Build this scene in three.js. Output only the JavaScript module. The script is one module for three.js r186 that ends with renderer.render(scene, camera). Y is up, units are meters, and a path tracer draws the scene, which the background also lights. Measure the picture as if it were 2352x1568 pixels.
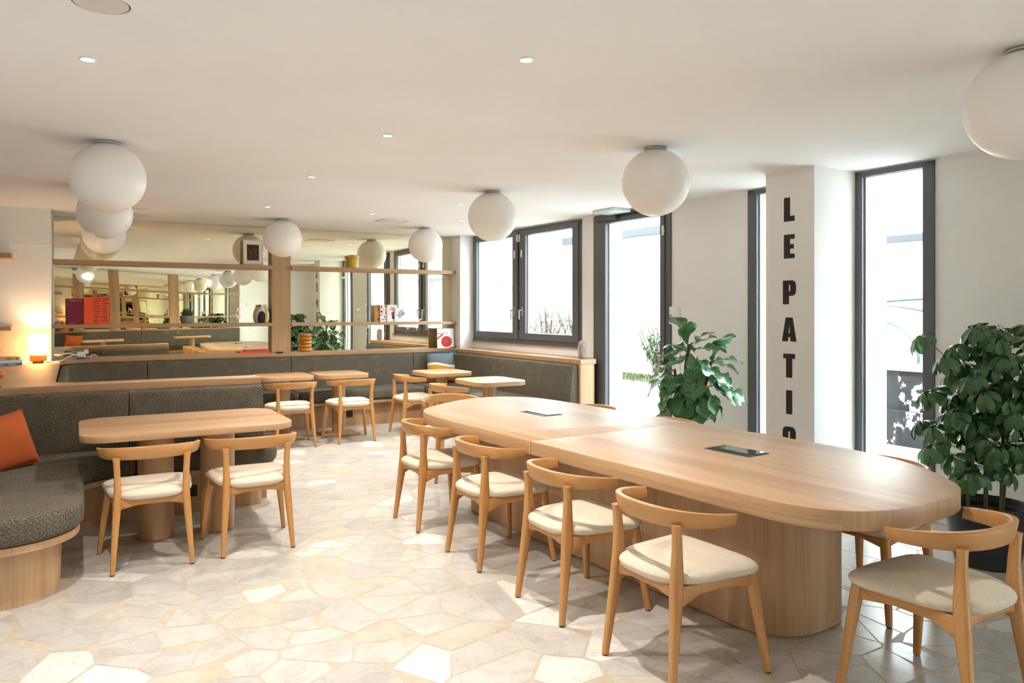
import * as THREE from 'three';
import { RoundedBoxGeometry } from 'three/addons/geometries/RoundedBoxGeometry.js';
import { mergeGeometries, toCreasedNormals, mergeVertices } from 'three/addons/utils/BufferGeometryUtils.js';

// ---------------------------------------------------------------- camera, sky, exposure
const scene = new THREE.Scene();
const FOV = 2 * Math.atan(784 / 1720) * 180 / Math.PI;
const camera = new THREE.PerspectiveCamera(FOV, 2352 / 1568, 0.05, 200);
camera.position.set(0, 1.52, 0);
camera.rotation.y = -30.2 * Math.PI / 180;
camera.setViewOffset(2352, 1568, 0, 72, 2352, 1568);
camera.updateMatrixWorld();
camera.updateProjectionMatrix();

const renderer = new THREE.WebGLRenderer({ antialias: true });
renderer.toneMapping = THREE.LinearToneMapping;
renderer.toneMappingExposure = 1.4;
renderer.shadowMap.enabled = true;
renderer.shadowMap.type = THREE.PCFSoftShadowMap;

scene.background = new THREE.Color().setRGB(0.76, 0.89, 1.0);   // bright overcast sky
scene.backgroundIntensity = 14.0;

const DOWN_I = 11, DOWN_COL = new THREE.Color().setRGB(1.0, 0.93, 0.86);

// ---------------------------------------------------------------- helpers
const CE = 2.61;
function rng(seed) { let a = seed >>> 0; return () => { a = (a + 0x6D2B79F5) | 0; let t = Math.imul(a ^ (a >>> 15), 1 | a); t = (t + Math.imul(t ^ (t >>> 7), 61 | t)) ^ t; return ((t ^ (t >>> 14)) >>> 0) / 4294967296; }; }
const R0 = rng(77);
const clamp = (x, a, b) => Math.min(b, Math.max(a, x));
const mix = (a, b, t) => a + (b - a) * t;
const smooth = (a, b, x) => { const t = clamp((x - a) / (b - a), 0, 1); return t * t * (3 - 2 * t); };
const V = (x, y, z) => new THREE.Vector3(x, y, z);
const used = new Map();
function numbered(n) { const k = used.get(n) || 0; used.set(n, k + 1); return k ? `${n}_${String(k).padStart(3, '0')}` : n; }
function tag(o, label, category, group, kind) { if (label) o.userData.label = label; if (category) o.userData.category = category; if (group) o.userData.group = group; if (kind) o.userData.kind = kind; return o; }
function thing(name, label, category, [x, y, z] = [0, 0, 0], turn = 0, group) { const o = new THREE.Group(); o.name = numbered(name); o.position.set(x, y, z); o.rotation.y = turn; scene.add(o); return tag(o, label, category, group); }
function part(name, geo, mat, parent, label) { const m = new THREE.Mesh(geo, mat); m.name = name; parent.add(m); if (label) m.userData.label = label; return m; }
function solo(name, geo, mat, label, category, group) { const m = new THREE.Mesh(geo, mat); m.name = numbered(name); scene.add(m); return tag(m, label, category, group); }
function struct(name, geo, mat, label, category) { const m = new THREE.Mesh(geo, mat); m.name = numbered(name); scene.add(m); return tag(m, label, category, null, 'structure'); }

// uv in metres, grain (texture v) along the given axis
function uvBox(geo, grain = 'y', ou = 0, ov = 0) {
  const g = geo.index ? geo.toNonIndexed() : geo;
  const p = g.attributes.position, uv = new Float32Array(p.count * 2);
  const a = V(), b = V(), c = V(), n = V(), ax = { x: 0, y: 1, z: 2 }[grain];
  for (let i = 0; i < p.count; i += 3) {
    a.fromBufferAttribute(p, i); b.fromBufferAttribute(p, i + 1); c.fromBufferAttribute(p, i + 2);
    n.copy(b).sub(a).cross(c.clone().sub(a));
    const m = [Math.abs(n.x), Math.abs(n.y), Math.abs(n.z)];
    let k = m[0] > m[1] ? (m[0] > m[2] ? 0 : 2) : (m[1] > m[2] ? 1 : 2);
    const rest = [0, 1, 2].filter((q) => q !== k);
    let va = rest.includes(ax) ? ax : rest[1], ua = rest.find((q) => q !== va);
    [a, b, c].forEach((w, j) => { uv[(i + j) * 2] = w.getComponent(ua) + ou; uv[(i + j) * 2 + 1] = w.getComponent(va) + ov; });
  }
  g.setAttribute('uv', new THREE.BufferAttribute(uv, 2));
  return g;
}
const bx = (w, h, d, x, y, z) => new THREE.BoxGeometry(w, h, d).translate(x, y, z);
const span = (x0, x1, y0, y1, z0, z1) => bx(x1 - x0, y1 - y0, z1 - z0, (x0 + x1) / 2, (y0 + y1) / 2, (z0 + z1) / 2);
const rbx = (w, h, d, x, y, z, r = 0.004, s = 2) => new RoundedBoxGeometry(w, h, d, s, Math.min(r, w / 2.01, h / 2.01, d / 2.01)).translate(x, y, z);
const rspan = (x0, x1, y0, y1, z0, z1, r = 0.004) => rbx(x1 - x0, y1 - y0, z1 - z0, (x0 + x1) / 2, (y0 + y1) / 2, (z0 + z1) / 2, r);
const cyl = (r0, r1, h, x, y, z, seg = 40) => new THREE.CylinderGeometry(r1, r0, h, seg).translate(x, y + h / 2, z);
const lathe = (pts, seg = 48) => new THREE.LatheGeometry(pts.map(([r, y]) => new THREE.Vector2(r, y)), seg);
const strip = (g) => { for (const k of Object.keys(g.attributes)) if (!['position', 'normal', 'uv'].includes(k)) g.deleteAttribute(k); return g; };
const merge = (list) => mergeGeometries(list.map((g) => strip(g.index ? g.toNonIndexed() : g)), false);

// closed polygon [[x,z,r]...] with rounded corners -> [[x,z]...]
function filletPoly(pts, seg = 10) {
  const out = [], n = pts.length;
  for (let i = 0; i < n; i++) {
    const p = pts[i], q = pts[(i + n - 1) % n], s = pts[(i + 1) % n], r = p[2] || 0;
    if (r < 1e-4) { out.push([p[0], p[1]]); continue; }
    corner(out, q, p, s, r, seg);
  }
  return out;
}
function corner(out, q, p, s, r, seg) {
  const a = [q[0] - p[0], q[1] - p[1]], b = [s[0] - p[0], s[1] - p[1]];
  const la = Math.hypot(...a), lb = Math.hypot(...b); a[0] /= la; a[1] /= la; b[0] /= lb; b[1] /= lb;
  const ang = Math.acos(clamp(a[0] * b[0] + a[1] * b[1], -1, 1)), t = Math.min(r / Math.tan(ang / 2), la * 0.98, lb * 0.98), rr = t * Math.tan(ang / 2);
  const bis = [a[0] + b[0], a[1] + b[1]], lbis = Math.hypot(...bis), dc = rr / Math.sin(ang / 2);
  const c = [p[0] + bis[0] / lbis * dc, p[1] + bis[1] / lbis * dc];
  const p0 = [p[0] + a[0] * t, p[1] + a[1] * t], p1 = [p[0] + b[0] * t, p[1] + b[1] * t];
  let t0 = Math.atan2(p0[1] - c[1], p0[0] - c[0]), t1 = Math.atan2(p1[1] - c[1], p1[0] - c[0]);
  let dt = t1 - t0; while (dt > Math.PI) dt -= 2 * Math.PI; while (dt < -Math.PI) dt += 2 * Math.PI;
  for (let k = 0; k <= seg; k++) { const th = t0 + dt * k / seg; out.push([c[0] + rr * Math.cos(th), c[1] + rr * Math.sin(th)]); }
}
function filletPath(pts, seg = 14) {
  const out = [[pts[0][0], pts[0][1]]];
  for (let i = 1; i < pts.length - 1; i++) { if (pts[i][2]) corner(out, pts[i - 1], pts[i], pts[i + 1], pts[i][2], seg); else out.push([pts[i][0], pts[i][1]]); }
  out.push([pts.at(-1)[0], pts.at(-1)[1]]);
  return out;
}
function areaOf(pts) { let s = 0; for (let i = 0; i < pts.length; i++) { const a = pts[i], b = pts[(i + 1) % pts.length]; s += a[0] * b[1] - b[0] * a[1]; } return s / 2; }
function insetPoly(pts, d) {
  const n = pts.length, sg = Math.sign(areaOf(pts));
  return pts.map((p, i) => {
    const q = pts[(i + n - 1) % n], s = pts[(i + 1) % n];
    const e0 = [p[0] - q[0], p[1] - q[1]], e1 = [s[0] - p[0], s[1] - p[1]], l0 = Math.hypot(...e0) || 1, l1 = Math.hypot(...e1) || 1;
    const n0 = [-e0[1] / l0 * sg, e0[0] / l0 * sg], n1 = [-e1[1] / l1 * sg, e1[0] / l1 * sg];
    const m = [n0[0] + n1[0], n0[1] + n1[1]], l = Math.hypot(...m) || 1, k = 2 / Math.max(0.5, l * l);
    return [p[0] + m[0] * d * k, p[1] + m[1] * d * k];
  });
}
// footprint in (x,z) raised from y0 to y1, edges rounded by b
function raise(pts, y0, y1, b = 0, bs = 3, holes = []) {
  const sh = new THREE.Shape(pts.map(([x, z]) => new THREE.Vector2(x, -z)));
  for (const h of holes) sh.holes.push(new THREE.Path(h.map(([x, z]) => new THREE.Vector2(x, -z))));
  const g = new THREE.ExtrudeGeometry(sh, { depth: y1 - y0 - 2 * b, steps: 1, curveSegments: 6, bevelEnabled: b > 0, bevelSize: b, bevelThickness: b, bevelOffset: -b, bevelSegments: bs });
  g.rotateX(-Math.PI / 2).translate(0, y0 + b, 0);
  return g;
}
const crease = (g, a = 0.6) => toCreasedNormals(g, a);
// sweep of a closed profile [[n,y]...] along an open path [[x,z]...]; n points to (-dz,dx)
function sweep(path, prof, ang = 0.7) {
  const P = path.length, K = prof.length, pos = [], uv = [], idx = [];
  const len = [0]; for (let i = 1; i < P; i++) len.push(len[i - 1] + Math.hypot(path[i][0] - path[i - 1][0], path[i][1] - path[i - 1][1]));
  const pl = [0]; for (let k = 1; k <= K; k++) pl.push(pl[k - 1] + Math.hypot(prof[k % K][0] - prof[k - 1][0], prof[k % K][1] - prof[k - 1][1]));
  for (let i = 0; i < P; i++) {
    const a = path[Math.max(0, i - 1)], b = path[Math.min(P - 1, i + 1)], l = Math.hypot(b[0] - a[0], b[1] - a[1]), nx = -(b[1] - a[1]) / l, nz = (b[0] - a[0]) / l;
    for (let k = 0; k <= K; k++) { const q = prof[k % K]; pos.push(path[i][0] + nx * q[0], q[1], path[i][1] + nz * q[0]); uv.push(len[i], pl[k]); }
  }
  const W = K + 1;
  for (let i = 0; i < P - 1; i++) for (let k = 0; k < K; k++) { const a = i * W + k, b = a + 1, c = a + W, d = c + 1; idx.push(a, b, c, b, d, c); }
  const tri = THREE.ShapeUtils.triangulateShape(prof.map((q) => new THREE.Vector2(...q)), []);
  for (const [e, flip] of [[0, false], [P - 1, true]]) {
    const base = pos.length / 3;
    for (let k = 0; k < K; k++) { pos.push(pos[(e * W + k) * 3], pos[(e * W + k) * 3 + 1], pos[(e * W + k) * 3 + 2]); uv.push(prof[k][0], prof[k][1]); }
    for (const t of tri) flip ? idx.push(base + t[0], base + t[1], base + t[2]) : idx.push(base + t[0], base + t[2], base + t[1]);
  }
  const g = new THREE.BufferGeometry();
  g.setAttribute('position', new THREE.Float32BufferAttribute(pos, 3)); g.setAttribute('uv', new THREE.Float32BufferAttribute(uv, 2)); g.setIndex(idx);
  return fixOut(crease(g.toNonIndexed(), ang));
}
// turn the faces outwards when the signed volume is negative
function fixOut(g) {
  const p = g.attributes.position; let v = 0; const a = V(), b = V(), c = V();
  for (let i = 0; i < p.count; i += 3) { a.fromBufferAttribute(p, i); b.fromBufferAttribute(p, i + 1); c.fromBufferAttribute(p, i + 2); v += a.dot(b.cross(c)); }
  if (v < 0) {
    for (const at of Object.values(g.attributes)) { const s = at.itemSize, ar = at.array; for (let i = 0; i < at.count; i += 3) for (let k = 0; k < s; k++) { const t = ar[(i + 1) * s + k]; ar[(i + 1) * s + k] = ar[(i + 2) * s + k]; ar[(i + 2) * s + k] = t; } }
    const n = g.attributes.normal; if (n) for (let i = 0; i < n.array.length; i++) n.array[i] *= -1;
  }
  return g;
}
// cut an open path between two running lengths
function cutPath(path, a, b) {
  const out = []; let l = 0;
  for (let i = 1; i < path.length; i++) {
    const p = path[i - 1], q = path[i], d = Math.hypot(q[0] - p[0], q[1] - p[1]), at = (s) => [p[0] + (q[0] - p[0]) * (s - l) / d, p[1] + (q[1] - p[1]) * (s - l) / d];
    if (l <= a && a < l + d) out.push(at(a));
    if (l + d > a && l + d < b) out.push([...q]);
    if (l < b && b <= l + d) out.push(at(b));
    l += d;
  }
  return out;
}
const pathLen = (p) => p.reduce((s, q, i) => i ? s + Math.hypot(q[0] - p[i - 1][0], q[1] - p[i - 1][1]) : 0, 0);
// tapered bar with a rounded square section: stations {p:Vector3, w, d}; w along side, d along the other
function bar(st, side = V(1, 0, 0), round = 0.35, seg = 3, ang = 0.8) {
  const sec = [];
  for (const [sx, sy, a0] of [[1, 1, 0], [-1, 1, 1], [-1, -1, 2], [1, -1, 3]]) for (let k = 0; k <= seg; k++) { const th = (a0 + k / seg) * Math.PI / 2; sec.push([sx * (1 - round) + round * Math.cos(th), sy * (1 - round) + round * Math.sin(th)]); }
  const K = sec.length, pos = [], uv = [], idx = []; let l = 0;
  st.forEach((s, i) => {
    const a = st[Math.max(0, i - 1)].p, b = st[Math.min(st.length - 1, i + 1)].p, t = b.clone().sub(a).normalize();
    const sd = (s.side || side).clone().addScaledVector(t, -(s.side || side).dot(t)).normalize(), up = t.clone().cross(sd);
    if (i) l += s.p.distanceTo(st[i - 1].p);
    for (let k = 0; k <= K; k++) { const q = sec[k % K]; const w = s.p.clone().addScaledVector(sd, q[0] * s.w / 2).addScaledVector(up, q[1] * s.d / 2); pos.push(w.x, w.y, w.z); uv.push(k / K * 2 * (s.w + s.d), l); }
  });
  const W = K + 1, n = st.length;
  for (let i = 0; i < n - 1; i++) for (let k = 0; k < K; k++) { const a = i * W + k, b = a + 1, c = a + W, d = c + 1; idx.push(a, b, c, b, d, c); }
  for (const [e, f] of [[0, 0], [n - 1, 1]]) { const base = pos.length / 3; pos.push(st[e].p.x, st[e].p.y, st[e].p.z); uv.push(0, 0); for (let k = 0; k < K; k++) { const j = (e * W + k) * 3; pos.push(pos[j], pos[j + 1], pos[j + 2]); uv.push(sec[k][0] * 0.02, sec[k][1] * 0.02); } for (let k = 0; k < K; k++) { const a = base + 1 + k, b = base + 1 + (k + 1) % K; f ? idx.push(base, a, b) : idx.push(base, b, a); } }
  const g = new THREE.BufferGeometry();
  g.setAttribute('position', new THREE.Float32BufferAttribute(pos, 3)); g.setAttribute('uv', new THREE.Float32BufferAttribute(uv, 2)); g.setIndex(idx);
  return fixOut(crease(g.toNonIndexed(), ang));
}
function tube(pts, r, seg = 24, rs = 8, closed = false) { return new THREE.TubeGeometry(new THREE.CatmullRomCurve3(pts.map((p) => p.isVector3 ? p : V(...p)), closed), seg, r, rs, closed); }

// ---------------------------------------------------------------- textures
function hash2(x, y, s) { let h = Math.imul(x, 374761393) + Math.imul(y, 668265263) + Math.imul(s, 1274126177); h = Math.imul(h ^ (h >>> 13), 1274126177); return ((h ^ (h >>> 16)) >>> 0) / 4294967296; }
// periodic value noise, px/py whole numbers of cells over the tile
function pn(u, v, px, py, s) {
  const x = u * px, y = v * py, xi = Math.floor(x), yi = Math.floor(y), fx = x - xi, fy = y - yi, sx = fx * fx * (3 - 2 * fx), sy = fy * fy * (3 - 2 * fy);
  const m = (a, n) => ((a % n) + n) % n, h = (i, j) => hash2(m(xi + i, px), m(yi + j, py), s);
  return mix(mix(h(0, 0), h(1, 0), sx), mix(h(0, 1), h(1, 1), sx), sy);
}
function fbm(u, v, px, py, s, oct = 4) { let a = 0, w = 0.5, t = 0; for (let o = 0; o < oct; o++) { a += w * pn(u, v, px << o, py << o, s + o * 17); t += w; w *= 0.5; } return a / t; }
function dtex(w, h, fn, sx, sy, srgb = true) {
  const d = new Uint8Array(w * h * 4);
  for (let y = 0; y < h; y++) for (let x = 0; x < w; x++) { const c = fn(x / w, y / h, x, y), i = (y * w + x) * 4; d[i] = clamp(c[0], 0, 255); d[i + 1] = clamp(c[1], 0, 255); d[i + 2] = clamp(c[2], 0, 255); d[i + 3] = 255; }
  const t = new THREE.DataTexture(d, w, h); t.wrapS = t.wrapT = THREE.RepeatWrapping; t.magFilter = THREE.LinearFilter; t.minFilter = THREE.LinearMipmapLinearFilter; t.generateMipmaps = true;
  t.repeat.set(1 / sx, 1 / sy); if (srgb) t.colorSpace = THREE.SRGBColorSpace; t.needsUpdate = true; return t;
}
const grey = (v) => [v, v, v];
function canvasTex(w, h, draw) { const c = document.createElement('canvas'); c.width = w; c.height = h; const x = c.getContext('2d'); draw(x, w, h); const t = new THREE.CanvasTexture(c); t.colorSpace = THREE.SRGBColorSpace; t.magFilter = THREE.LinearFilter; return t; }

// oak veneer: fine pores along v, wide soft cathedrals
function woodFn(lo, hi, seed, pore = 1) {
  return (u, v) => {
    const warp = (fbm(u, v, 3, 2, seed + 5, 3) - 0.5) * 0.25;
    const band = fbm(u + warp * 0.3, v, 10, 1, seed, 4), fine = pn(u, v, 120, 4, seed + 40), fine2 = pn(u, v, 220, 12, seed + 60);
    const p = pn(u, v, 160, 26, seed + 80) > 0.8 ? -0.10 * pore : 0;
    const t = clamp(0.5 + (band - 0.5) * 1.1 + (fine - 0.5) * 0.34 + (fine2 - 0.5) * 0.22 + p, 0, 1);
    return [mix(lo[0], hi[0], t), mix(lo[1], hi[1], t), mix(lo[2], hi[2], t)];
  };
}
const oakTex = dtex(512, 1024, woodFn([160, 121, 83], [199, 162, 120], 3), 0.9, 1.9);
const beechTex = dtex(256, 1024, woodFn([176, 121, 65], [204, 153, 93], 11, 0.5), 0.42, 1.5);
const woodBump = dtex(512, 1024, (u, v) => grey(128 + (pn(u, v, 200, 14, 91) - 0.5) * 150 - (pn(u, v, 160, 26, 83) > 0.8 ? 60 : 0)), 0.9, 1.9, false);
// tweed with horizontal dashes
const tweedFn = (u, v, x, y) => {
  const row = Math.floor(y / 8), ph = (row % 2) * 9 + Math.floor(hash2(0, row, 5) * 5), cx = (x + ph) % 18, jag = Math.floor(hash2(Math.floor((x + ph) / 18), row, 8) * 4), dash = cx < 11 + jag && (y % 8) < 5 ? 1 : 0;
  const thread = ((x % 3) + (y % 2)) / 3, n = hash2(x, y, 9), m = fbm(u, v, 8, 8, 31, 3);
  return clamp(0.40 - dash * 0.22 + thread * 0.14 + (n - 0.5) * 0.3 + (m - 0.5) * 0.14 + (n > 0.92 ? 0.28 : 0), 0, 1);
};
const tweedTex = dtex(512, 512, (u, v, x, y) => { const t = tweedFn(u, v, x, y); return [36 + 132 * t, 33 + 123 * t, 27 + 104 * t]; }, 0.84, 0.84);
const tweedBump = dtex(512, 512, (u, v, x, y) => grey(40 + 215 * tweedFn(u, v, x, y)), 0.84, 0.84, false);
const wovenBump = dtex(256, 256, (u, v, x, y) => grey(110 + 55 * (((x >> 1) + (y >> 1)) % 2) + 70 * (hash2(x >> 1, y >> 1, 4) - 0.5)), 0.16, 0.16, false);
const wovenTex = dtex(256, 256, (u, v, x, y) => { const n = 236 + 16 * (hash2(x >> 1, y >> 1, 4) - 0.5) * 2 + 10 * (fbm(u, v, 6, 6, 2, 3) - 0.5); return [n, n * 0.985, n * 0.965]; }, 0.16, 0.16);
const plasterBump = dtex(512, 512, (u, v) => grey(128 + (fbm(u, v, 60, 60, 7, 3) - 0.5) * 160), 0.8, 0.8, false);
const plasterTex = dtex(256, 256, (u, v) => { const n = 247 + (fbm(u, v, 4, 4, 70, 4) - 0.5) * 8; return [n, n, n]; }, 3, 3);
const marbleTex = dtex(1024, 1024, (u, v) => {
  const w = fbm(u, v, 4, 4, 21, 4), w2 = fbm(u, v, 6, 6, 51, 3);
  const k = Math.abs(fbm(u + w * 0.35, v + w2 * 0.3, 5, 9, 33, 5) - 0.5) * 2, vein = Math.pow(1 - clamp(k * 6, 0, 1), 2), k2 = Math.abs(fbm(u + w2 * 0.2, v + w * 0.2, 14, 20, 66, 4) - 0.5) * 2, v2 = Math.pow(1 - clamp(k2 * 9, 0, 1), 2);
  const cloud = fbm(u, v, 5, 7, 88, 5), speck = pn(u, v, 190, 240, 12) > 0.95 ? 26 : 0;
  const t = 243 + (cloud - 0.5) * 28 - vein * 15 - v2 * 16 - speck * 0.8; return [t, t, t * 0.995];
}, 1.3, 1.3);
const groutTex = dtex(512, 512, (u, v, x, y) => { const n = (hash2(x, y, 3) - 0.5) * 30 + (fbm(u, v, 20, 20, 4, 4) - 0.5) * 40; return [186 + n * 0.6, 174 + n * 0.6, 154 + n * 0.6]; }, 0.6, 0.6);
const foxTex = dtex(1024, 1024, (u, v) => {
  const c = fbm(u, v, 5, 5, 301, 5), f = fbm(u, v, 22, 22, 333, 4), s = pn(u, v, 260, 260, 5);
  const k = 1 - 0.04 * c - (s > 0.985 ? 0.1 : 0), p = 0.6 * smooth(0.66, 0.74, f) * smooth(0.55, 0.66, c);
  return [249 * k, mix(243, 241, p) * k, mix(222, 232, p) * k - 6 * (1 - c)];
}, 1.6, 1.6);
const foxRough = dtex(1024, 1024, (u, v) => { const c = fbm(u, v, 5, 5, 301, 5), f = fbm(u, v, 22, 22, 333, 4), s = pn(u, v, 260, 260, 5); let k = 0; k += 30 * smooth(0.66, 0.74, f) * smooth(0.55, 0.66, c); if (s > 0.985) k += 30; return [k, k, k]; }, 1.6, 1.6, false);

// ---------------------------------------------------------------- materials
const std = (o) => new THREE.MeshStandardMaterial(o), phy = (o) => new THREE.MeshPhysicalMaterial(o);
const M = {
  wall: std({ color: 0xfbfaf8, map: plasterTex, roughness: 0.92, bumpMap: plasterBump, bumpScale: 0.0006 }),
  ceil: std({ color: 0xfcfbf9, map: plasterTex, roughness: 0.95 }),
  oak: phy({ map: oakTex, roughness: 0.5, bumpMap: woodBump, bumpScale: 0.0002, clearcoat: 0.4, clearcoatRoughness: 0.4 }),
  beech: phy({ map: beechTex, roughness: 0.42, clearcoat: 0.15, clearcoatRoughness: 0.3 }),
  tweed: std({ map: tweedTex, bumpMap: tweedBump, bumpScale: 0.0025, roughness: 0.95 }),
  cream: phy({ color: 0xe6dcc9, map: wovenTex, bumpMap: wovenBump, bumpScale: 0.0009, roughness: 0.95, sheen: 0.3, sheenRoughness: 0.6 }),
  grout: std({ map: groutTex, roughness: 0.5 }),
  frame: std({ color: 0x606266, roughness: 0.4, metalness: 0.15 }),
  gasket: std({ color: 0x17181a, roughness: 0.7 }),
  bead: std({ color: 0xb9c6d6, roughness: 0.35, metalness: 0.6 }),
  steel: std({ color: 0xb8bbbd, roughness: 0.28, metalness: 0.95 }),
  glass: phy({ color: 0xffffff, transmission: 1, thickness: 0, roughness: 0.0, ior: 1.45 }),
  opal: phy({ color: 0xf8f6f2, roughness: 0.4, clearcoat: 0.2, clearcoatRoughness: 0.25 }),
  white: std({ color: 0xf2f1ee, roughness: 0.5 }),
  black: std({ color: 0x121214, roughness: 0.45 }),
  blackMatt: std({ color: 0x1a1a1c, roughness: 0.75 }),
  mirror: std({ map: foxTex, roughnessMap: foxRough, roughness: 1.0, metalness: 1.0 }),
  letter: std({ color: 0x1d1b1a, roughness: 0.55 }),
  foot: std({ color: 0x3a2c1e, roughness: 0.8 }),
};
// ---------------------------------------------------------------- the room
const MZ = -10.16;                       // mirror plane
const BZ = 4.3;                          // wall behind the viewer
const LX = -1.75;                        // left wall
const WO = V(5.09, 0, -9.87), WTH = -87.7467626735178 * Math.PI / 180;
const WD = V(Math.cos(WTH), 0, -Math.sin(WTH)), WN = V(Math.sin(WTH), 0, Math.cos(WTH));
const W = (s, y, n) => V(WO.x + WD.x * s + WN.x * n, y, WO.z + WD.z * s + WN.z * n);   // along window wall, height, into the room
const W2 = (s, n, r) => { const p = W(s, 0, n); return [p.x, p.z, r]; };
function onWall(o) { o.position.copy(WO); o.rotation.y = WTH; return o; }
const SE = 14.3;                         // far end of the window wall run
const win = { w1: [0, 2.605, 1.085, 2.6], door: [2.843, 4.091, 0, 2.6], slit: [5.07, 5.684, 0, 2.6], w3: [6.124, 6.743, 0, 2.6], w4: [10.6, 11.7, 0, 2.6], w5: [12.3, 13.4, 0, 2.6] };

// window wall: inner plaster skin and outer rendered skin, both pierced
function pierced(n0, n1, h) {
  const g = [], seg = [[-0.6, win.w1[0]], [win.w1[1], win.door[0]], [win.door[1], win.slit[0]], [win.slit[1], win.w3[0]], [win.w3[1], win.w4[0]], [win.w4[1], win.w5[0]], [win.w5[1], SE]];
  for (const [a, b] of seg) g.push(span(a, b, -0.1, h, n0, n1));
  g.push(span(win.w1[0], win.w1[1], -0.1, win.w1[2], n0, n1));
  for (const w of Object.values(win)) g.push(span(w[0], w[1], w[3], h, n0, n1));
  return g;
}
const cream = std({ color: 0xe9e4cd, roughness: 0.95, bumpMap: plasterBump, bumpScale: 0.002 });
onWall(struct('wall_right', uvBox(merge([...pierced(-0.09, 0, CE)])), M.wall, 'white plastered window wall', 'wall'));
onWall(struct('wall_right_outside', uvBox(merge(pierced(-0.42, -0.09, CE + 0.6))), cream, 'cream rendered outside of the window wall', 'wall'));
// the column that carries the lettering
const colm = struct('wall_column', uvBox(span(5.684, 6.128, 0, CE, 0, 0.53)), M.wall, 'white square column between the tall windows', 'column'); onWall(colm);
// corner pier at the end of the mirror
struct('wall_pier', uvBox(merge([span(4.86, 5.2, 0, CE, MZ - 0.05, -9.86)])), M.wall, 'white pier between mirror and window', 'wall');
struct('wall_back', uvBox(span(LX - 0.2, 5.4, -0.1, CE, MZ - 0.25, MZ - 0.03)), M.wall, 'white wall behind the mirror', 'wall');
const lw = struct('wall_left_recess', uvBox(merge([span(LX, -0.235, 0, 2.215, MZ - 0.03, -9.47), span(LX, -0.235, 2.215, CE, MZ - 0.03, -9.44)])), M.wall, 'white wall with a slightly deeper bulkhead beside the mirror', 'wall');
struct('wall_left', uvBox(span(LX - 0.2, LX, -0.1, CE, MZ - 0.05, BZ + 0.2)), M.wall, 'plain white side wall', 'wall');
struct('wall_front', uvBox(span(LX - 0.2, 6.2, -0.1, CE, BZ, BZ + 0.2)), M.wall, 'white wall facing the mirror', 'wall');
{ const c = W2(-0.7, -0.4), d = W2(SE, -0.4); struct('ceiling', uvBox(raise([[LX - 0.2, MZ - 0.25], c, d, [LX - 0.2, BZ + 0.2]], CE, CE + 0.2)), M.ceil, 'smooth white ceiling', 'ceiling'); }

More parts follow.
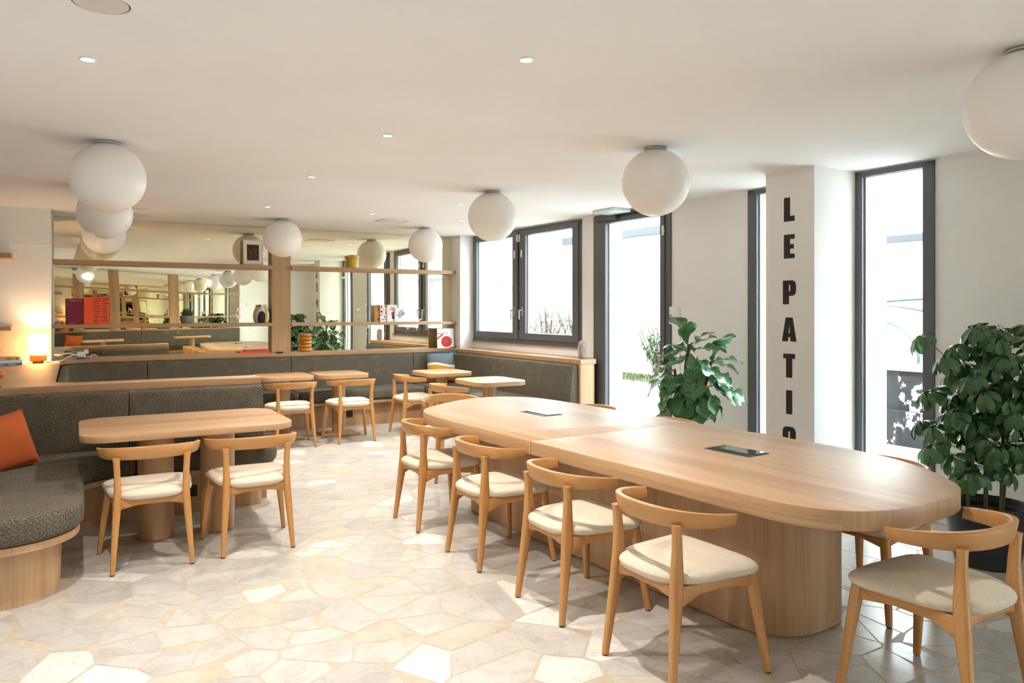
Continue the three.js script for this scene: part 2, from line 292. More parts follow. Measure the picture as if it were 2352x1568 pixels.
// ---------------------------------------------------------------- floor of broken marble set in tan grout
{
  const floor = new THREE.Group(); floor.name = 'floor'; scene.add(floor); tag(floor, 'polished floor of broken marble shards in tan grout', 'floor', null, 'structure');
  const c = W2(-0.7, -0.05), d = W2(SE, -0.05);
  part('grout_bed', uvBox(raise([[LX - 0.1, MZ - 0.2], c, d, [LX - 0.1, BZ + 0.1]], -0.12, -0.0009)), M.grout, floor);
  const tones = [[0xcdc9c2, 0.24], [0xc9c5be, 0.27], [0xd2cec7, 0.2], [0xc2bfba, 0.11], [0xe8e5de, 0.11], [0xcdc5b7, 0.07]];
  const mats = tones.map(([c]) => phy({ color: c, map: marbleTex, roughness: 0.3, clearcoat: 0.25, clearcoatRoughness: 0.16 }));
  const rnd = rng(4242), pts = [], x0 = LX - 0.3, x1 = 5.9, z0 = MZ + 0.2, z1 = BZ + 0.2, st = 0.205;
  const nx = Math.ceil((x1 - x0) / st), nz = Math.ceil((z1 - z0) / st), grid = new Map();
  for (let j = 0; j <= nz; j++) for (let i = 0; i <= nx; i++) { if (rnd() < 0.2) continue; const p = [x0 + (i + (rnd() - 0.5) * 1.6) * st, z0 + (j + (rnd() - 0.5) * 1.5) * st]; p.i = i; p.j = j; pts.push(p); const k = i + j * 1000; grid.set(k, [...(grid.get(k) || []), p]); }
  const clip = (poly, a, b, cc) => { const out = []; for (let i = 0; i < poly.length; i++) { const p = poly[i], q = poly[(i + 1) % poly.length], dp = a * p[0] + b * p[1] - cc, dq = a * q[0] + b * q[1] - cc; if (dp <= 0) out.push(p); if ((dp < 0 && dq > 0) || (dp > 0 && dq < 0)) { const t = dp / (dp - dq); out.push([p[0] + (q[0] - p[0]) * t, p[1] + (q[1] - p[1]) * t]); } } return out; };
  const wallLine = W(0, 0, 0.006), stones = [];
  const v = V(Math.sin(30.2 * Math.PI / 180), 0, -Math.cos(30.2 * Math.PI / 180)), rr = V(Math.cos(30.2 * Math.PI / 180), 0, Math.sin(30.2 * Math.PI / 180));
  for (const p of pts) {
    let poly = [[p[0] - 0.5, p[1] - 0.5], [p[0] + 0.5, p[1] - 0.5], [p[0] + 0.5, p[1] + 0.5], [p[0] - 0.5, p[1] + 0.5]];
    for (let dj = -3; dj <= 3; dj++) for (let di = -3; di <= 3; di++) for (const q of grid.get(p.i + di + (p.j + dj) * 1000) || []) {
      if (q === p) continue; let a = q[0] - p[0], b = q[1] - p[1]; const l = Math.hypot(a, b); if (l > 1 || l < 1e-6) continue; a /= l; b /= l;
      poly = clip(poly, a, b, a * (p[0] + q[0]) / 2 + b * (p[1] + q[1]) / 2 - 0.003 - 0.006 * hash2(Math.round((p[0] + q[0]) * 500), Math.round((p[1] + q[1]) * 500), 2)); if (poly.length < 3) break;
    }
    const th = rnd() * Math.PI * 2, cut = rnd();
    if (poly.length >= 3 && cut < 0.55) { const a = Math.cos(th), b = Math.sin(th), far = Math.max(...poly.map((q) => a * q[0] + b * q[1])); poly = clip(poly, a, b, far - 0.02 - 0.05 * rnd()); }
    if (poly.length >= 3) { poly = clip(poly, -1, 0, -(LX + 0.005)); if (poly.length >= 3) poly = clip(poly, 0, 1, BZ - 0.005); if (poly.length >= 3) poly = clip(poly, -WN.x, -WN.z, -(WN.x * wallLine.x + WN.z * wallLine.z)); }
    const cleaned = []; for (const q of poly) if (!cleaned.length || Math.hypot(q[0] - cleaned.at(-1)[0], q[1] - cleaned.at(-1)[1]) > 0.006) cleaned.push(q);
    if (cleaned.length < 3 || Math.abs(areaOf(cleaned)) < 0.0016) continue;
    let pick = rnd(), m = 0; while (pick > tones[m][1] && m < tones.length - 1) { pick -= tones[m][1]; m++; }
    const D = v.x * p[0] + v.z * p[1], L = rr.x * p[0] + rr.z * p[1], sx = 1176 + 1720 * L / D, sy = 712 + 1720 * 1.52 / D;
    const seen = D > 0.8 && sx > -60 && sx < 2412 && sy < 1600 ? Math.abs(areaOf(cleaned)) / (D * D * D) : 0;
    stones.push({ cleaned, m, seen, ou: rnd() * 5, ov: rnd() * 5, ang: rnd() * 6.28, p });
  }
  stones.sort((a, b) => b.seen - a.seen);
  const make = (s) => {
    const g = raise(s.cleaned, -0.003, 0, 0), n = g.attributes.position.count, uv = new Float32Array(n * 2), ca = Math.cos(s.ang), sa = Math.sin(s.ang);
    for (let i = 0; i < n; i++) { const x = g.attributes.position.getX(i) - s.p[0], z = g.attributes.position.getZ(i) - s.p[1]; uv[2 * i] = s.ou + ca * x - sa * z; uv[2 * i + 1] = s.ov + sa * x + ca * z; }
    g.setAttribute('uv', new THREE.BufferAttribute(uv, 2)); return g;
  };
  stones.slice(0, 300).forEach((s) => part(numbered('paving_stone'), make(s), mats[s.m], floor));
  const rest = stones.slice(300);
  mats.forEach((m, k) => { const l = rest.filter((s) => s.m === k); if (l.length) part(numbered('paving_stones_beyond'), merge(l.map(make)), m, floor).userData.kind = 'stuff'; });
}

// skirting tile along the window wall
onWall(struct('baseboard_right', uvBox(merge([span(win.w3[1] + 0.002, win.w4[0] - 0.002, 0, 0.07, 0.0005, 0.012), span(win.door[1] + 0.002, win.slit[0] - 0.002, 0, 0.07, 0.0005, 0.012)]), 'x'), M.white, 'low white skirting under the window wall', 'baseboard'));

// ---------------------------------------------------------------- windows and door in the window wall (local: x along wall, z into the room)
const F = (a, b, c, d, e, f) => rspan(a, b, c, d, e, f, 0.003);
function paneSet(parent, s0, s1, y0, y1, n, beadL = true) {
  part('pane', span(s0 - 0.01, s1 + 0.01, y0 - 0.01, y1 + 0.01, n - 0.012, n - 0.008), M.glass, parent);
  part('glazing_bead', merge([F(s0 - 0.012, s0 + 0.012, y0, y1, n - 0.03, n + 0.004), F(s1 - 0.004, s1 + 0.012, y0, y1, n - 0.03, n + 0.004), F(s0, s1, y0 - 0.012, y0 + 0.004, n - 0.03, n + 0.004), F(s0, s1, y1 - 0.004, y1 + 0.012, n - 0.03, n + 0.004)]), M.bead, parent);
}
function handle(parent, s, y, dir) {
  const h = part('handle', merge([rbx(0.026, 0.13, 0.01, s, y + 0.01, 0.031, 0.004), cyl(0.009, 0.009, 0.045, 0, 0, 0, 12).rotateX(Math.PI / 2).translate(s, y + 0.03, 0.033), rbx(0.02, 0.13, 0.014, s + dir * 0.012, y - 0.03, 0.078, 0.006), rbx(0.045, 0.02, 0.014, s + dir * 0.008, y + 0.028, 0.076, 0.006)]), M.steel, parent, 'brushed steel lever handle');
  return h;
}
function latch(parent, s, y) { return part('latch', merge([rbx(0.03, 0.1, 0.016, s, y, 0.034, 0.005), cyl(0.014, 0.014, 0.014, 0, 0, 0, 14).rotateX(Math.PI / 2).translate(s + 0.012, y - 0.01, 0.036)]), std({ color: 0xe9e2cc, roughness: 0.5 }), parent, 'cream lock latch'); }
function structGroup(name, label, category) { const g = new THREE.Group(); g.name = name; scene.add(g); onWall(g); return tag(g, label, category, null, 'structure'); }
{ // double casement
  const g = structGroup('window_1', 'dark grey double casement window over the corner banquette', 'window'), [a, b, y0, y1] = win.w1, mid = 1.262;
  part('window_frame', merge([F(a, a + 0.055, y0, y1, -0.07, 0.012), F(b - 0.055, b, y0, y1, -0.07, 0.012), F(a, b, y1 - 0.05, y1, -0.07, 0.012), F(a, b, y0, y0 + 0.06, -0.07, 0.012), F(mid - 0.045, mid + 0.045, y0, y1, -0.07, 0.012)]), M.frame, g);
  part('window_sill', F(a - 0.03, b + 0.05, y0 - 0.018, y0, -0.05, 0.03), M.frame, g);
  const sash = (s0, s1, p0, p1) => { const sh = part('sash', merge([F(s0, p0, y0 + 0.045, y1 - 0.035, -0.06, 0.028), F(p1, s1, y0 + 0.045, y1 - 0.035, -0.06, 0.028), F(p0 - 0.01, p1 + 0.01, 2.51, y1 - 0.035, -0.06, 0.028), F(p0 - 0.01, p1 + 0.01, y0 + 0.045, 1.215, -0.06, 0.028)]), M.frame, g); paneSet(sh, p0, p1, 1.215, 2.51, -0.015); return sh; };
  const A = sash(0.045, mid - 0.03, 0.126, 1.105), B = sash(mid + 0.03, 2.56, 1.42, 2.445);
  handle(A, 1.16, 1.49, -1); handle(B, 1.36, 1.49, -1);
  latch(A, 1.17, 2.27); latch(B, 1.34, 2.27); latch(g, 1.235, 2.48); latch(g, 1.29, 2.48);
  part('espagnolette_rod', merge([rbx(0.008, 1.2, 0.008, mid - 0.02, 1.85, 0.018, 0.002), rbx(0.008, 1.2, 0.008, mid + 0.02, 1.85, 0.018, 0.002)]), M.gasket, g);
}
{ // glazed door
  const g = structGroup('door_1', 'dark grey glazed door to the courtyard', 'door'), [a, b, y0, y1] = win.door;
  part('door_frame', merge([F(a, a + 0.075, y0, y1, -0.08, 0.02), F(b - 0.07, b, y0, y1, -0.08, 0.02), F(a, b, y1 - 0.045, y1, -0.08, 0.02)]), M.frame, g);
  const leaf = part('door_leaf', merge([F(a + 0.085, 3.075, 0.01, y1 - 0.05, -0.06, 0.035), F(3.955, b - 0.075, 0.01, y1 - 0.05, -0.06, 0.035), F(3.06, 3.97, 2.5, y1 - 0.05, -0.06, 0.035), F(3.06, 3.97, 0.01, 0.14, -0.06, 0.035)]), M.frame, g);
  paneSet(leaf, 3.075, 3.955, 0.14, 2.5, -0.02);
  part('door_closer', merge([rbx(0.34, 0.06, 0.05, 3.14, 2.555, 0.06, 0.006), rbx(0.5, 0.014, 0.02, 3.5, 2.585, 0.07, 0.003)]), std({ color: 0x55585b, roughness: 0.4, metalness: 0.4 }), g);
  latch(leaf, 4.0, 2.34); handle(leaf, 4.0, 1.02, -1);
}
for (const [k, w, pl, pr] of [[2, win.slit, 0.1, 0.075], [3, win.w3, 0.062, 0.083], [4, win.w4, 0.07, 0.07], [5, win.w5, 0.07, 0.07]]) { // tall fixed lights
  const g = structGroup('window_' + k, ['tall dark framed fixed window hidden partly by the lettered column', 'tall dark framed fixed window beside the umbrella plant', 'tall window on the mirror-facing side of the room, nearer the long table', 'tall window next to the bench that faces the mirror'][k - 2], 'window'), [a, b, y0, y1] = w;
  part('window_frame', merge([F(a, a + pl, y0, y1, -0.075, 0.018), F(b - pr, b, y0, y1, -0.075, 0.018), F(a, b, y1 - 0.04, y1, -0.075, 0.018), F(a, b, y0, y0 + 0.06, -0.075, 0.018)]), M.frame, g);
  paneSet(g, a + pl, b - pr, y0 + 0.06, y1 - 0.04, -0.02);
}
// wall switch and trunking beside the door
{ const t = thing('wall_switch', 'white square wall switch on trunking beside the glazed door', 'switch'); onWall(t);
  part('trunking', rspan(4.11, 4.215, 0.02, 1.545, 0.001, 0.014, 0.003), M.white, t); part('switch_plate', rspan(4.083, 4.195, 1.45, 1.556, 0.0145, 0.03, 0.004), M.white, t); part('rocker', rspan(4.105, 4.175, 1.462, 1.544, 0.0305, 0.037, 0.003), M.white, t); }

// ---------------------------------------------------------------- lettering on the column
{
  const H = 0.186, s0 = 5.905, L = {
    L: [[[-0.048, 0], [0.05, 0], [0.05, 0.042], [0.008, 0.042], [0.008, H], [-0.048, H]]],
    E: [[[-0.048, 0], [0.05, 0], [0.05, 0.036], [0.008, 0.036], [0.008, 0.074], [0.042, 0.074], [0.042, 0.11], [0.008, 0.11], [0.008, 0.15], [0.05, 0.15], [0.05, H], [-0.048, H]]],
    T: [[[-0.028, 0], [0.028, 0], [0.028, 0.148], [0.054, 0.148], [0.054, H], [-0.054, H], [-0.054, 0.148], [-0.028, 0.148]]],
    I: [[[-0.028, 0], [0.028, 0], [0.028, H], [-0.028, H]]],
    A: [[[-0.066, 0], [-0.012, 0], [-0.008, 0.033], [0.009, 0.033], [0.013, 0], [0.066, 0], [0.032, H], [-0.032, H]], [[-0.006, 0.066], [0.007, 0.066], [0.001, 0.13]]],
  };
  const rr = (w, y0, y1, r, left) => { const s = new THREE.Shape(); s.moveTo(-w, y0 + (left ? r : 0)); if (left) s.quadraticCurveTo(-w, y0, -w + r, y0); s.lineTo(w - r, y0); s.quadraticCurveTo(w, y0, w, y0 + r); s.lineTo(w, y1 - r); s.quadraticCurveTo(w, y1, w - r, y1); s.lineTo(-w + (left ? r : 0), y1); if (left) s.quadraticCurveTo(-w, y1, -w, y1 - r); s.closePath(); return s; };
  function shapeOf(ch) {
    if (ch === 'P') { const s = new THREE.Shape(); s.moveTo(-0.058, 0); s.lineTo(-0.002, 0); s.lineTo(-0.002, 0.066); s.lineTo(0.022, 0.066); s.quadraticCurveTo(0.062, 0.068, 0.062, 0.108); s.lineTo(0.062, 0.146); s.quadraticCurveTo(0.06, H, 0.02, H); s.lineTo(-0.058, H); s.closePath(); const h = new THREE.Path(); h.moveTo(-0.002, 0.1); h.lineTo(-0.002, 0.154); h.lineTo(0.005, 0.153); h.quadraticCurveTo(0.01, 0.15, 0.01, 0.14); h.lineTo(0.01, 0.112); h.quadraticCurveTo(0.009, 0.1, 0.002, 0.1); h.closePath(); s.holes.push(h); return s; }
    if (ch === 'O') { const s = rr(0.06, 0, H, 0.045, true); s.holes.push(rr(0.008, 0.036, 0.15, 0.007, true)); return s; }
    const [o, h] = L[ch], s = new THREE.Shape(o.map((p) => new THREE.Vector2(...p))); if (h) s.holes.push(new THREE.Path(h.map((p) => new THREE.Vector2(...p)))); return s;
  }
  const t = thing('column_lettering', 'black upright vinyl lettering reading LE PATIO on the white column', 'lettering'); onWall(t);
  [['L', 2.21], ['E', 1.922], ['P', 1.565], ['A', 1.277], ['T', 0.995], ['I', 0.711], ['O', 0.428]].forEach(([c, y]) => part('letter', new THREE.ExtrudeGeometry(shapeOf(c), { depth: 0.0015, bevelEnabled: false, curveSegments: 10 }).translate(s0, y, 0.5302), M.letter, t));
}
// ---------------------------------------------------------------- built-in banquettes and the oak top that runs round them
const TOP = 0.965, SEATY = 0.485;
const UPATH = filletPath([[1.325, -6.655], [-0.15, -6.655, 0.2], [-0.15, -9.985, 0.4], [...W2(0, 0.33)].slice(0, 1).concat([-9.985, 0.42]), W2(2.97, 0.33)]);
const NPATH = filletPath([[-0.83, -4.5], [-0.83, -6.425, 0.45], [1.325, -6.425]]);
const backProf = (h0, h1) => { // leaning back cushion, rounded top edge
  const a = [[0.012, h0], [0.118, h0]], top = 0.078; a.push([0.122, h0 + 0.02], [top + 0.006, h1 - 0.035]);
  for (let k = 1; k <= 5; k++) { const t = k / 5 * Math.PI / 2; a.push([top - 0.028 + 0.032 * Math.cos(t), h1 - 0.034 + 0.034 * Math.sin(t)]); }
  a.push([0.012, h1]); return a;
};
function cushions(parent, path, seams, h0, h1) {
  const L = pathLen(path), cuts = [0, ...seams, L];
  const dense = []; for (let i = 0; i < path.length - 1; i++) { const p = path[i], q = path[i + 1], n = Math.max(1, Math.round(Math.hypot(q[0] - p[0], q[1] - p[1]) / 0.25)); for (let k = 0; k < n; k++) dense.push([p[0] + (q[0] - p[0]) * k / n, p[1] + (q[1] - p[1]) * k / n]); } dense.push(path.at(-1));
  for (let i = 0; i < cuts.length - 1; i++) {
    const a = cuts[i] + (i ? 0.004 : 0), b = cuts[i + 1] - (i < cuts.length - 2 ? 0.004 : 0);
    part('back_cushion', sweep(cutPath(dense, a, b), backProf(h0, h1), 1.0), M.tweed, parent);
  }
}
function lengthAt(path, test) { let l = 0; for (let i = 1; i < path.length; i++) { const d = Math.hypot(path[i][0] - path[i - 1][0], path[i][1] - path[i - 1][1]); const r = test(path[i - 1], path[i]); if (r !== null && r >= 0 && r <= 1) return l + d * r; l += d; } return l; }
const crossX = (x, zmax) => (p, q) => (p[1] < zmax && q[1] < zmax && (p[0] - x) * (q[0] - x) <= 0 && Math.abs(p[0] - q[0]) > 1e-6) ? (x - p[0]) / (q[0] - p[0]) : null;
const crossZ = (z, xmin) => (p, q) => (p[0] > xmin && q[0] > xmin && (p[1] - z) * (q[1] - z) <= 0 && Math.abs(p[1] - q[1]) > 1e-6) ? (z - p[1]) / (q[1] - p[1]) : null;

function seatCushion(parent, poly) { return part('seat_cushion', uvBox(crease(raise(filletPoly(poly), 0.335, SEATY, 0.045, 5), 0.8), 'z'), M.tweed, parent); }
{ // near banquette
  const b = thing('banquette', 'L-shaped olive tweed banquette with oak plinth facing the two-legged oak table', 'bench');
  const L = [[-0.80, -6.36, 0.4], [-0.80, -4.45, 0.1], [0.04, -4.45, 0.38], [0.04, -5.95, 0.22], [1.38, -5.95, 0.16], [1.38, -6.36, 0.04]];
  const full = filletPoly(L);
  part('plinth', uvBox(crease(raise(insetPoly(full, 0.115), 0, 0.2945))), M.oak, b);
  part('seat_board', uvBox(crease(raise(insetPoly(full, 0.022), 0.2945, 0.335, 0.003, 1))), M.oak, b);
  seatCushion(b, [[0.366, -6.36], [0.366, -5.95, 0.012], [0.04, -5.95, 0.22], [0.04, -4.45, 0.38], [-0.80, -4.45, 0.1], [-0.80, -6.36, 0.4]]);
  seatCushion(b, [[0.374, -6.36], [0.374, -5.95, 0.012], [1.38, -5.95, 0.16], [1.38, -6.36, 0.04]]);
  cushions(b, NPATH, [lengthAt(NPATH, crossX(0.345, 0))], 0.455, 0.905);
  part('back_panel', uvBox(merge([span(-0.38, 1.315, 0, 0.909, -6.535, -6.43), sweep(filletPath([[-0.83, -4.5], [-0.83, -6.425, 0.45], [-0.3, -6.425]]), [[-0.1, 0], [-0.005, 0], [-0.005, 0.909], [-0.1, 0.909]])])), M.oak, b);
  const s = part('power_socket', rbx(0.085, 0.085, 0.008, 0.745, 0.165, -6.061, 0.004), M.black, b, 'black square power socket'); part('socket_face', cyl(0.026, 0.026, 0.004, 0, 0, 0, 24).rotateX(Math.PI / 2).translate(0.745, 0.165, -6.057), M.gasket, s);
}
{ // banquette of booth, mirror side and window side
  const b = thing('banquette', 'long olive tweed banquette wrapping from the booth along mirror and casement window', 'bench');
  const rz = -9.95, fz = -9.45, P = (s, n, r) => W2(s, n, r);
  const cb = [W2(0.2, 0.38)[0], rz, 0.3], cf = [W2(0.4, 0.93)[0], fz, 0.15];
  const U = [[1.38, -6.72, 0.04], [-0.11, -6.72, 0.15], [-0.11, rz, 0.3], cb, P(2.97, 0.38, 0.02), P(2.97, 0.93, 0.06), cf, [0.42, fz, 0.25], [0.42, -7.25, 0.25], [1.38, -7.25, 0.14]];
  const full = filletPoly(U);
  part('plinth', uvBox(crease(raise(insetPoly(full, 0.115), 0, 0.2945))), M.oak, b);
  part('seat_board', uvBox(crease(raise(insetPoly(full, 0.022), 0.2945, 0.335, 0.003, 1))), M.oak, b);
  seatCushion(b, [[1.38, -6.72, 0.04], [-0.11, -6.72, 0.15], [-0.11, -8.4], [0.42, -8.4, 0.012], [0.42, -7.25, 0.25], [1.38, -7.25, 0.14]]);
  seatCushion(b, [[-0.11, -8.408], [-0.11, rz, 0.3], [0.736, rz], [0.736, fz, 0.012], [0.42, fz, 0.25], [0.42, -8.408, 0.012]]);
  seatCushion(b, [[0.744, rz], [2.42, rz], [2.42, fz, 0.03], [0.744, fz, 0.03]]);
  seatCushion(b, [[2.428, rz], [4.13, rz], [4.13, fz, 0.03], [2.428, fz, 0.03]]);
  seatCushion(b, [[4.138, rz], cb, P(1.16, 0.38), P(1.16, 0.93, 0.012), cf, [4.138, fz, 0.03]]);
  seatCushion(b, [P(1.168, 0.38), P(2.97, 0.38, 0.02), P(2.97, 0.93, 0.05), P(1.168, 0.93, 0.012)]);
  cushions(b, UPATH, [lengthAt(UPATH, crossX(0.345, -5)), lengthAt(UPATH, (p, q) => (p[0] < 0.2 && (p[1] + 8.4) * (q[1] + 8.4) <= 0 && p[1] !== q[1]) ? (-8.4 - p[1]) / (q[1] - p[1]) : null), lengthAt(UPATH, crossX(0.735, -9.9)), lengthAt(UPATH, crossX(2.43, -9.9)), lengthAt(UPATH, crossX(4.14, -9.9)), lengthAt(UPATH, crossZ(-8.7, 4))], 0.455, 0.905);
  const e0 = P(2.975, 0.33), e1 = P(2.81, 0.01);
  part('end_panel', uvBox(crease(raise(filletPoly([P(2.975, 0.335, 0.01), P(3.0, 0.335, 0.01), P(3.0, 0.12, 0.12), P(2.835, 0.012), P(2.81, 0.012), P(2.81, 0.3)]), 0, 0.909))), M.oak, b);
  part('back_panel', uvBox(merge([span(-0.14, 1.315, 0, 0.909, -6.645, -6.545), span(-0.25, -0.155, 0, 0.909, -9.9, -6.545), span(-0.2, 4.8, 0, 0.909, MZ - 0.02, -10.0)])), M.oak, b);
  const q = onWall(part('back_panel', uvBox(span(0.02, 2.8, 0, 0.909, 0.005, 0.315)), M.oak, b));
  const s = part('power_socket', rbx(0.085, 0.085, 0.008, 3.1, 0.16, -9.561, 0.004), M.black, b, 'black square power socket'); part('socket_face', cyl(0.026, 0.026, 0.004, 0, 0, 0, 24).rotateX(Math.PI / 2).translate(3.1, 0.16, -9.557), M.gasket, s);
}
{ // island block and the continuous top
  solo('island_cabinet', uvBox(merge([span(LX + 0.01, -0.26, 0, 0.909, -9.46, -6.545), span(LX + 0.01, -0.94, 0, 0.909, -6.54, -4.52)])), M.oak, 'oak cabinet block under the wide corner of the oak top', 'cabinet');
  const P = W2, inner = UPATH.map(([x, z]) => [x, z]).reverse();
  const poly = [...filletPoly([[1.335, -6.41, 0.012], [1.34, -6.42]]).slice(0, 1), ...NPATH.slice().reverse().map(([x, z]) => [x, z]), [-0.86, -4.48], [LX + 0.005, -4.48], [LX + 0.005, -9.435], [-0.232, -9.435], [-0.232, MZ + 0.006], [4.855, MZ + 0.006], [4.855, -9.855], P(0.016, 0.006).slice(0, 2), P(2.83, 0.006).slice(0, 2), P(3.005, 0.11).slice(0, 2), P(3.005, 0.33).slice(0, 2), ...inner];
  poly.shift();
  const g = uvBox(crease(raise(poly, 0.91, TOP, 0.002, 1)), 'x');
  solo('oak_worktop', g, M.oak, 'continuous oak top capping the banquettes and the corner island', 'worktop');
}
// ---------------------------------------------------------------- mirror with oak shelving
function mirrorPanel(x0, x1, y0, y1, z, face, wave, seed, yaw = 0) {
  const nx = 48, ny = 24, g = new THREE.PlaneGeometry(x1 - x0, y1 - y0, nx, ny), p = g.attributes.position, uv = g.attributes.uv, cx = (x0 + x1) / 2, cy = (y0 + y1) / 2, h = y1 - y0;
  const f = (x, y) => wave * (0.0011 * x * Math.sin((y / h + 0.5) * Math.PI) + 0.0005 * Math.sin(x * 2.1 + seed) * Math.cos(y * 2.4 + seed));
  for (let i = 0; i < p.count; i++) { const x = p.getX(i), y = p.getY(i); p.setXYZ(i, x, y, f(x, y) - yaw * x); uv.setXY(i, x + cx, y + cy); }
  g.computeVertexNormals(); if (face < 0) g.rotateY(Math.PI); g.translate(cx, cy, z); return g;
}
{
  const t = thing('wall_mirror', 'tall antiqued gold-tinted mirror panels behind the oak shelves', 'mirror');
  part('mirror_panel', mirrorPanel(-0.232, 2.33, 0.968, 2.07, MZ + 0.012, 1, 1.0, 1), M.mirror, t);
  part('mirror_panel', mirrorPanel(2.335, 4.857, 0.968, 2.07, MZ + 0.02, 1, 0.6, 2, 0.018), M.mirror, t);
  part('mirror_panel', mirrorPanel(-0.232, 2.33, 2.075, CE - 0.004, MZ + 0.012, 1, 0.25, 3), M.mirror, t);
  part('mirror_panel', mirrorPanel(2.335, 4.857, 2.075, CE - 0.004, MZ + 0.02, 1, 0.2, 4, 0.018), M.mirror, t);
  part('backing', span(-0.233, 4.858, 0.966, CE - 0.003, MZ - 0.028, MZ - 0.014), M.blackMatt, t);
  const s = thing('mirror_shelving', 'oak post with two long oak shelves running across the mirror', 'shelf');
  const pz0 = MZ + 0.03, pz1 = -10.035;
  part('post', uvBox(rspan(2.21, 2.455, TOP + 0.001, CE - 0.002, pz0, pz1, 0.002)), M.oak, s);
  for (const [a, b] of [[-0.23, 2.209], [2.456, 4.9]]) for (const [y0, y1] of [[2.05, 2.103], [1.312, 1.354]]) part('shelf', uvBox(rspan(a, Math.min(b, 4.856), y0, y1, pz0, -9.985, 0.002), 'x'), M.oak, s);
}
// small shelves on the recess wall at the left
for (const [y0, y1, nm] of [[2.05, 2.103, 'upper'], [1.312, 1.354, 'lower']]) solo('wall_shelf', uvBox(rspan(LX + 0.01, -0.575, y0, y1, -9.468, -9.18, 0.002), 'x'), M.oak, nm === 'upper' ? 'upper short oak shelf on the white wall above the book stack' : 'lower short oak shelf on the white wall just above the book stack', 'shelf', 'short oak shelves on the recess wall');

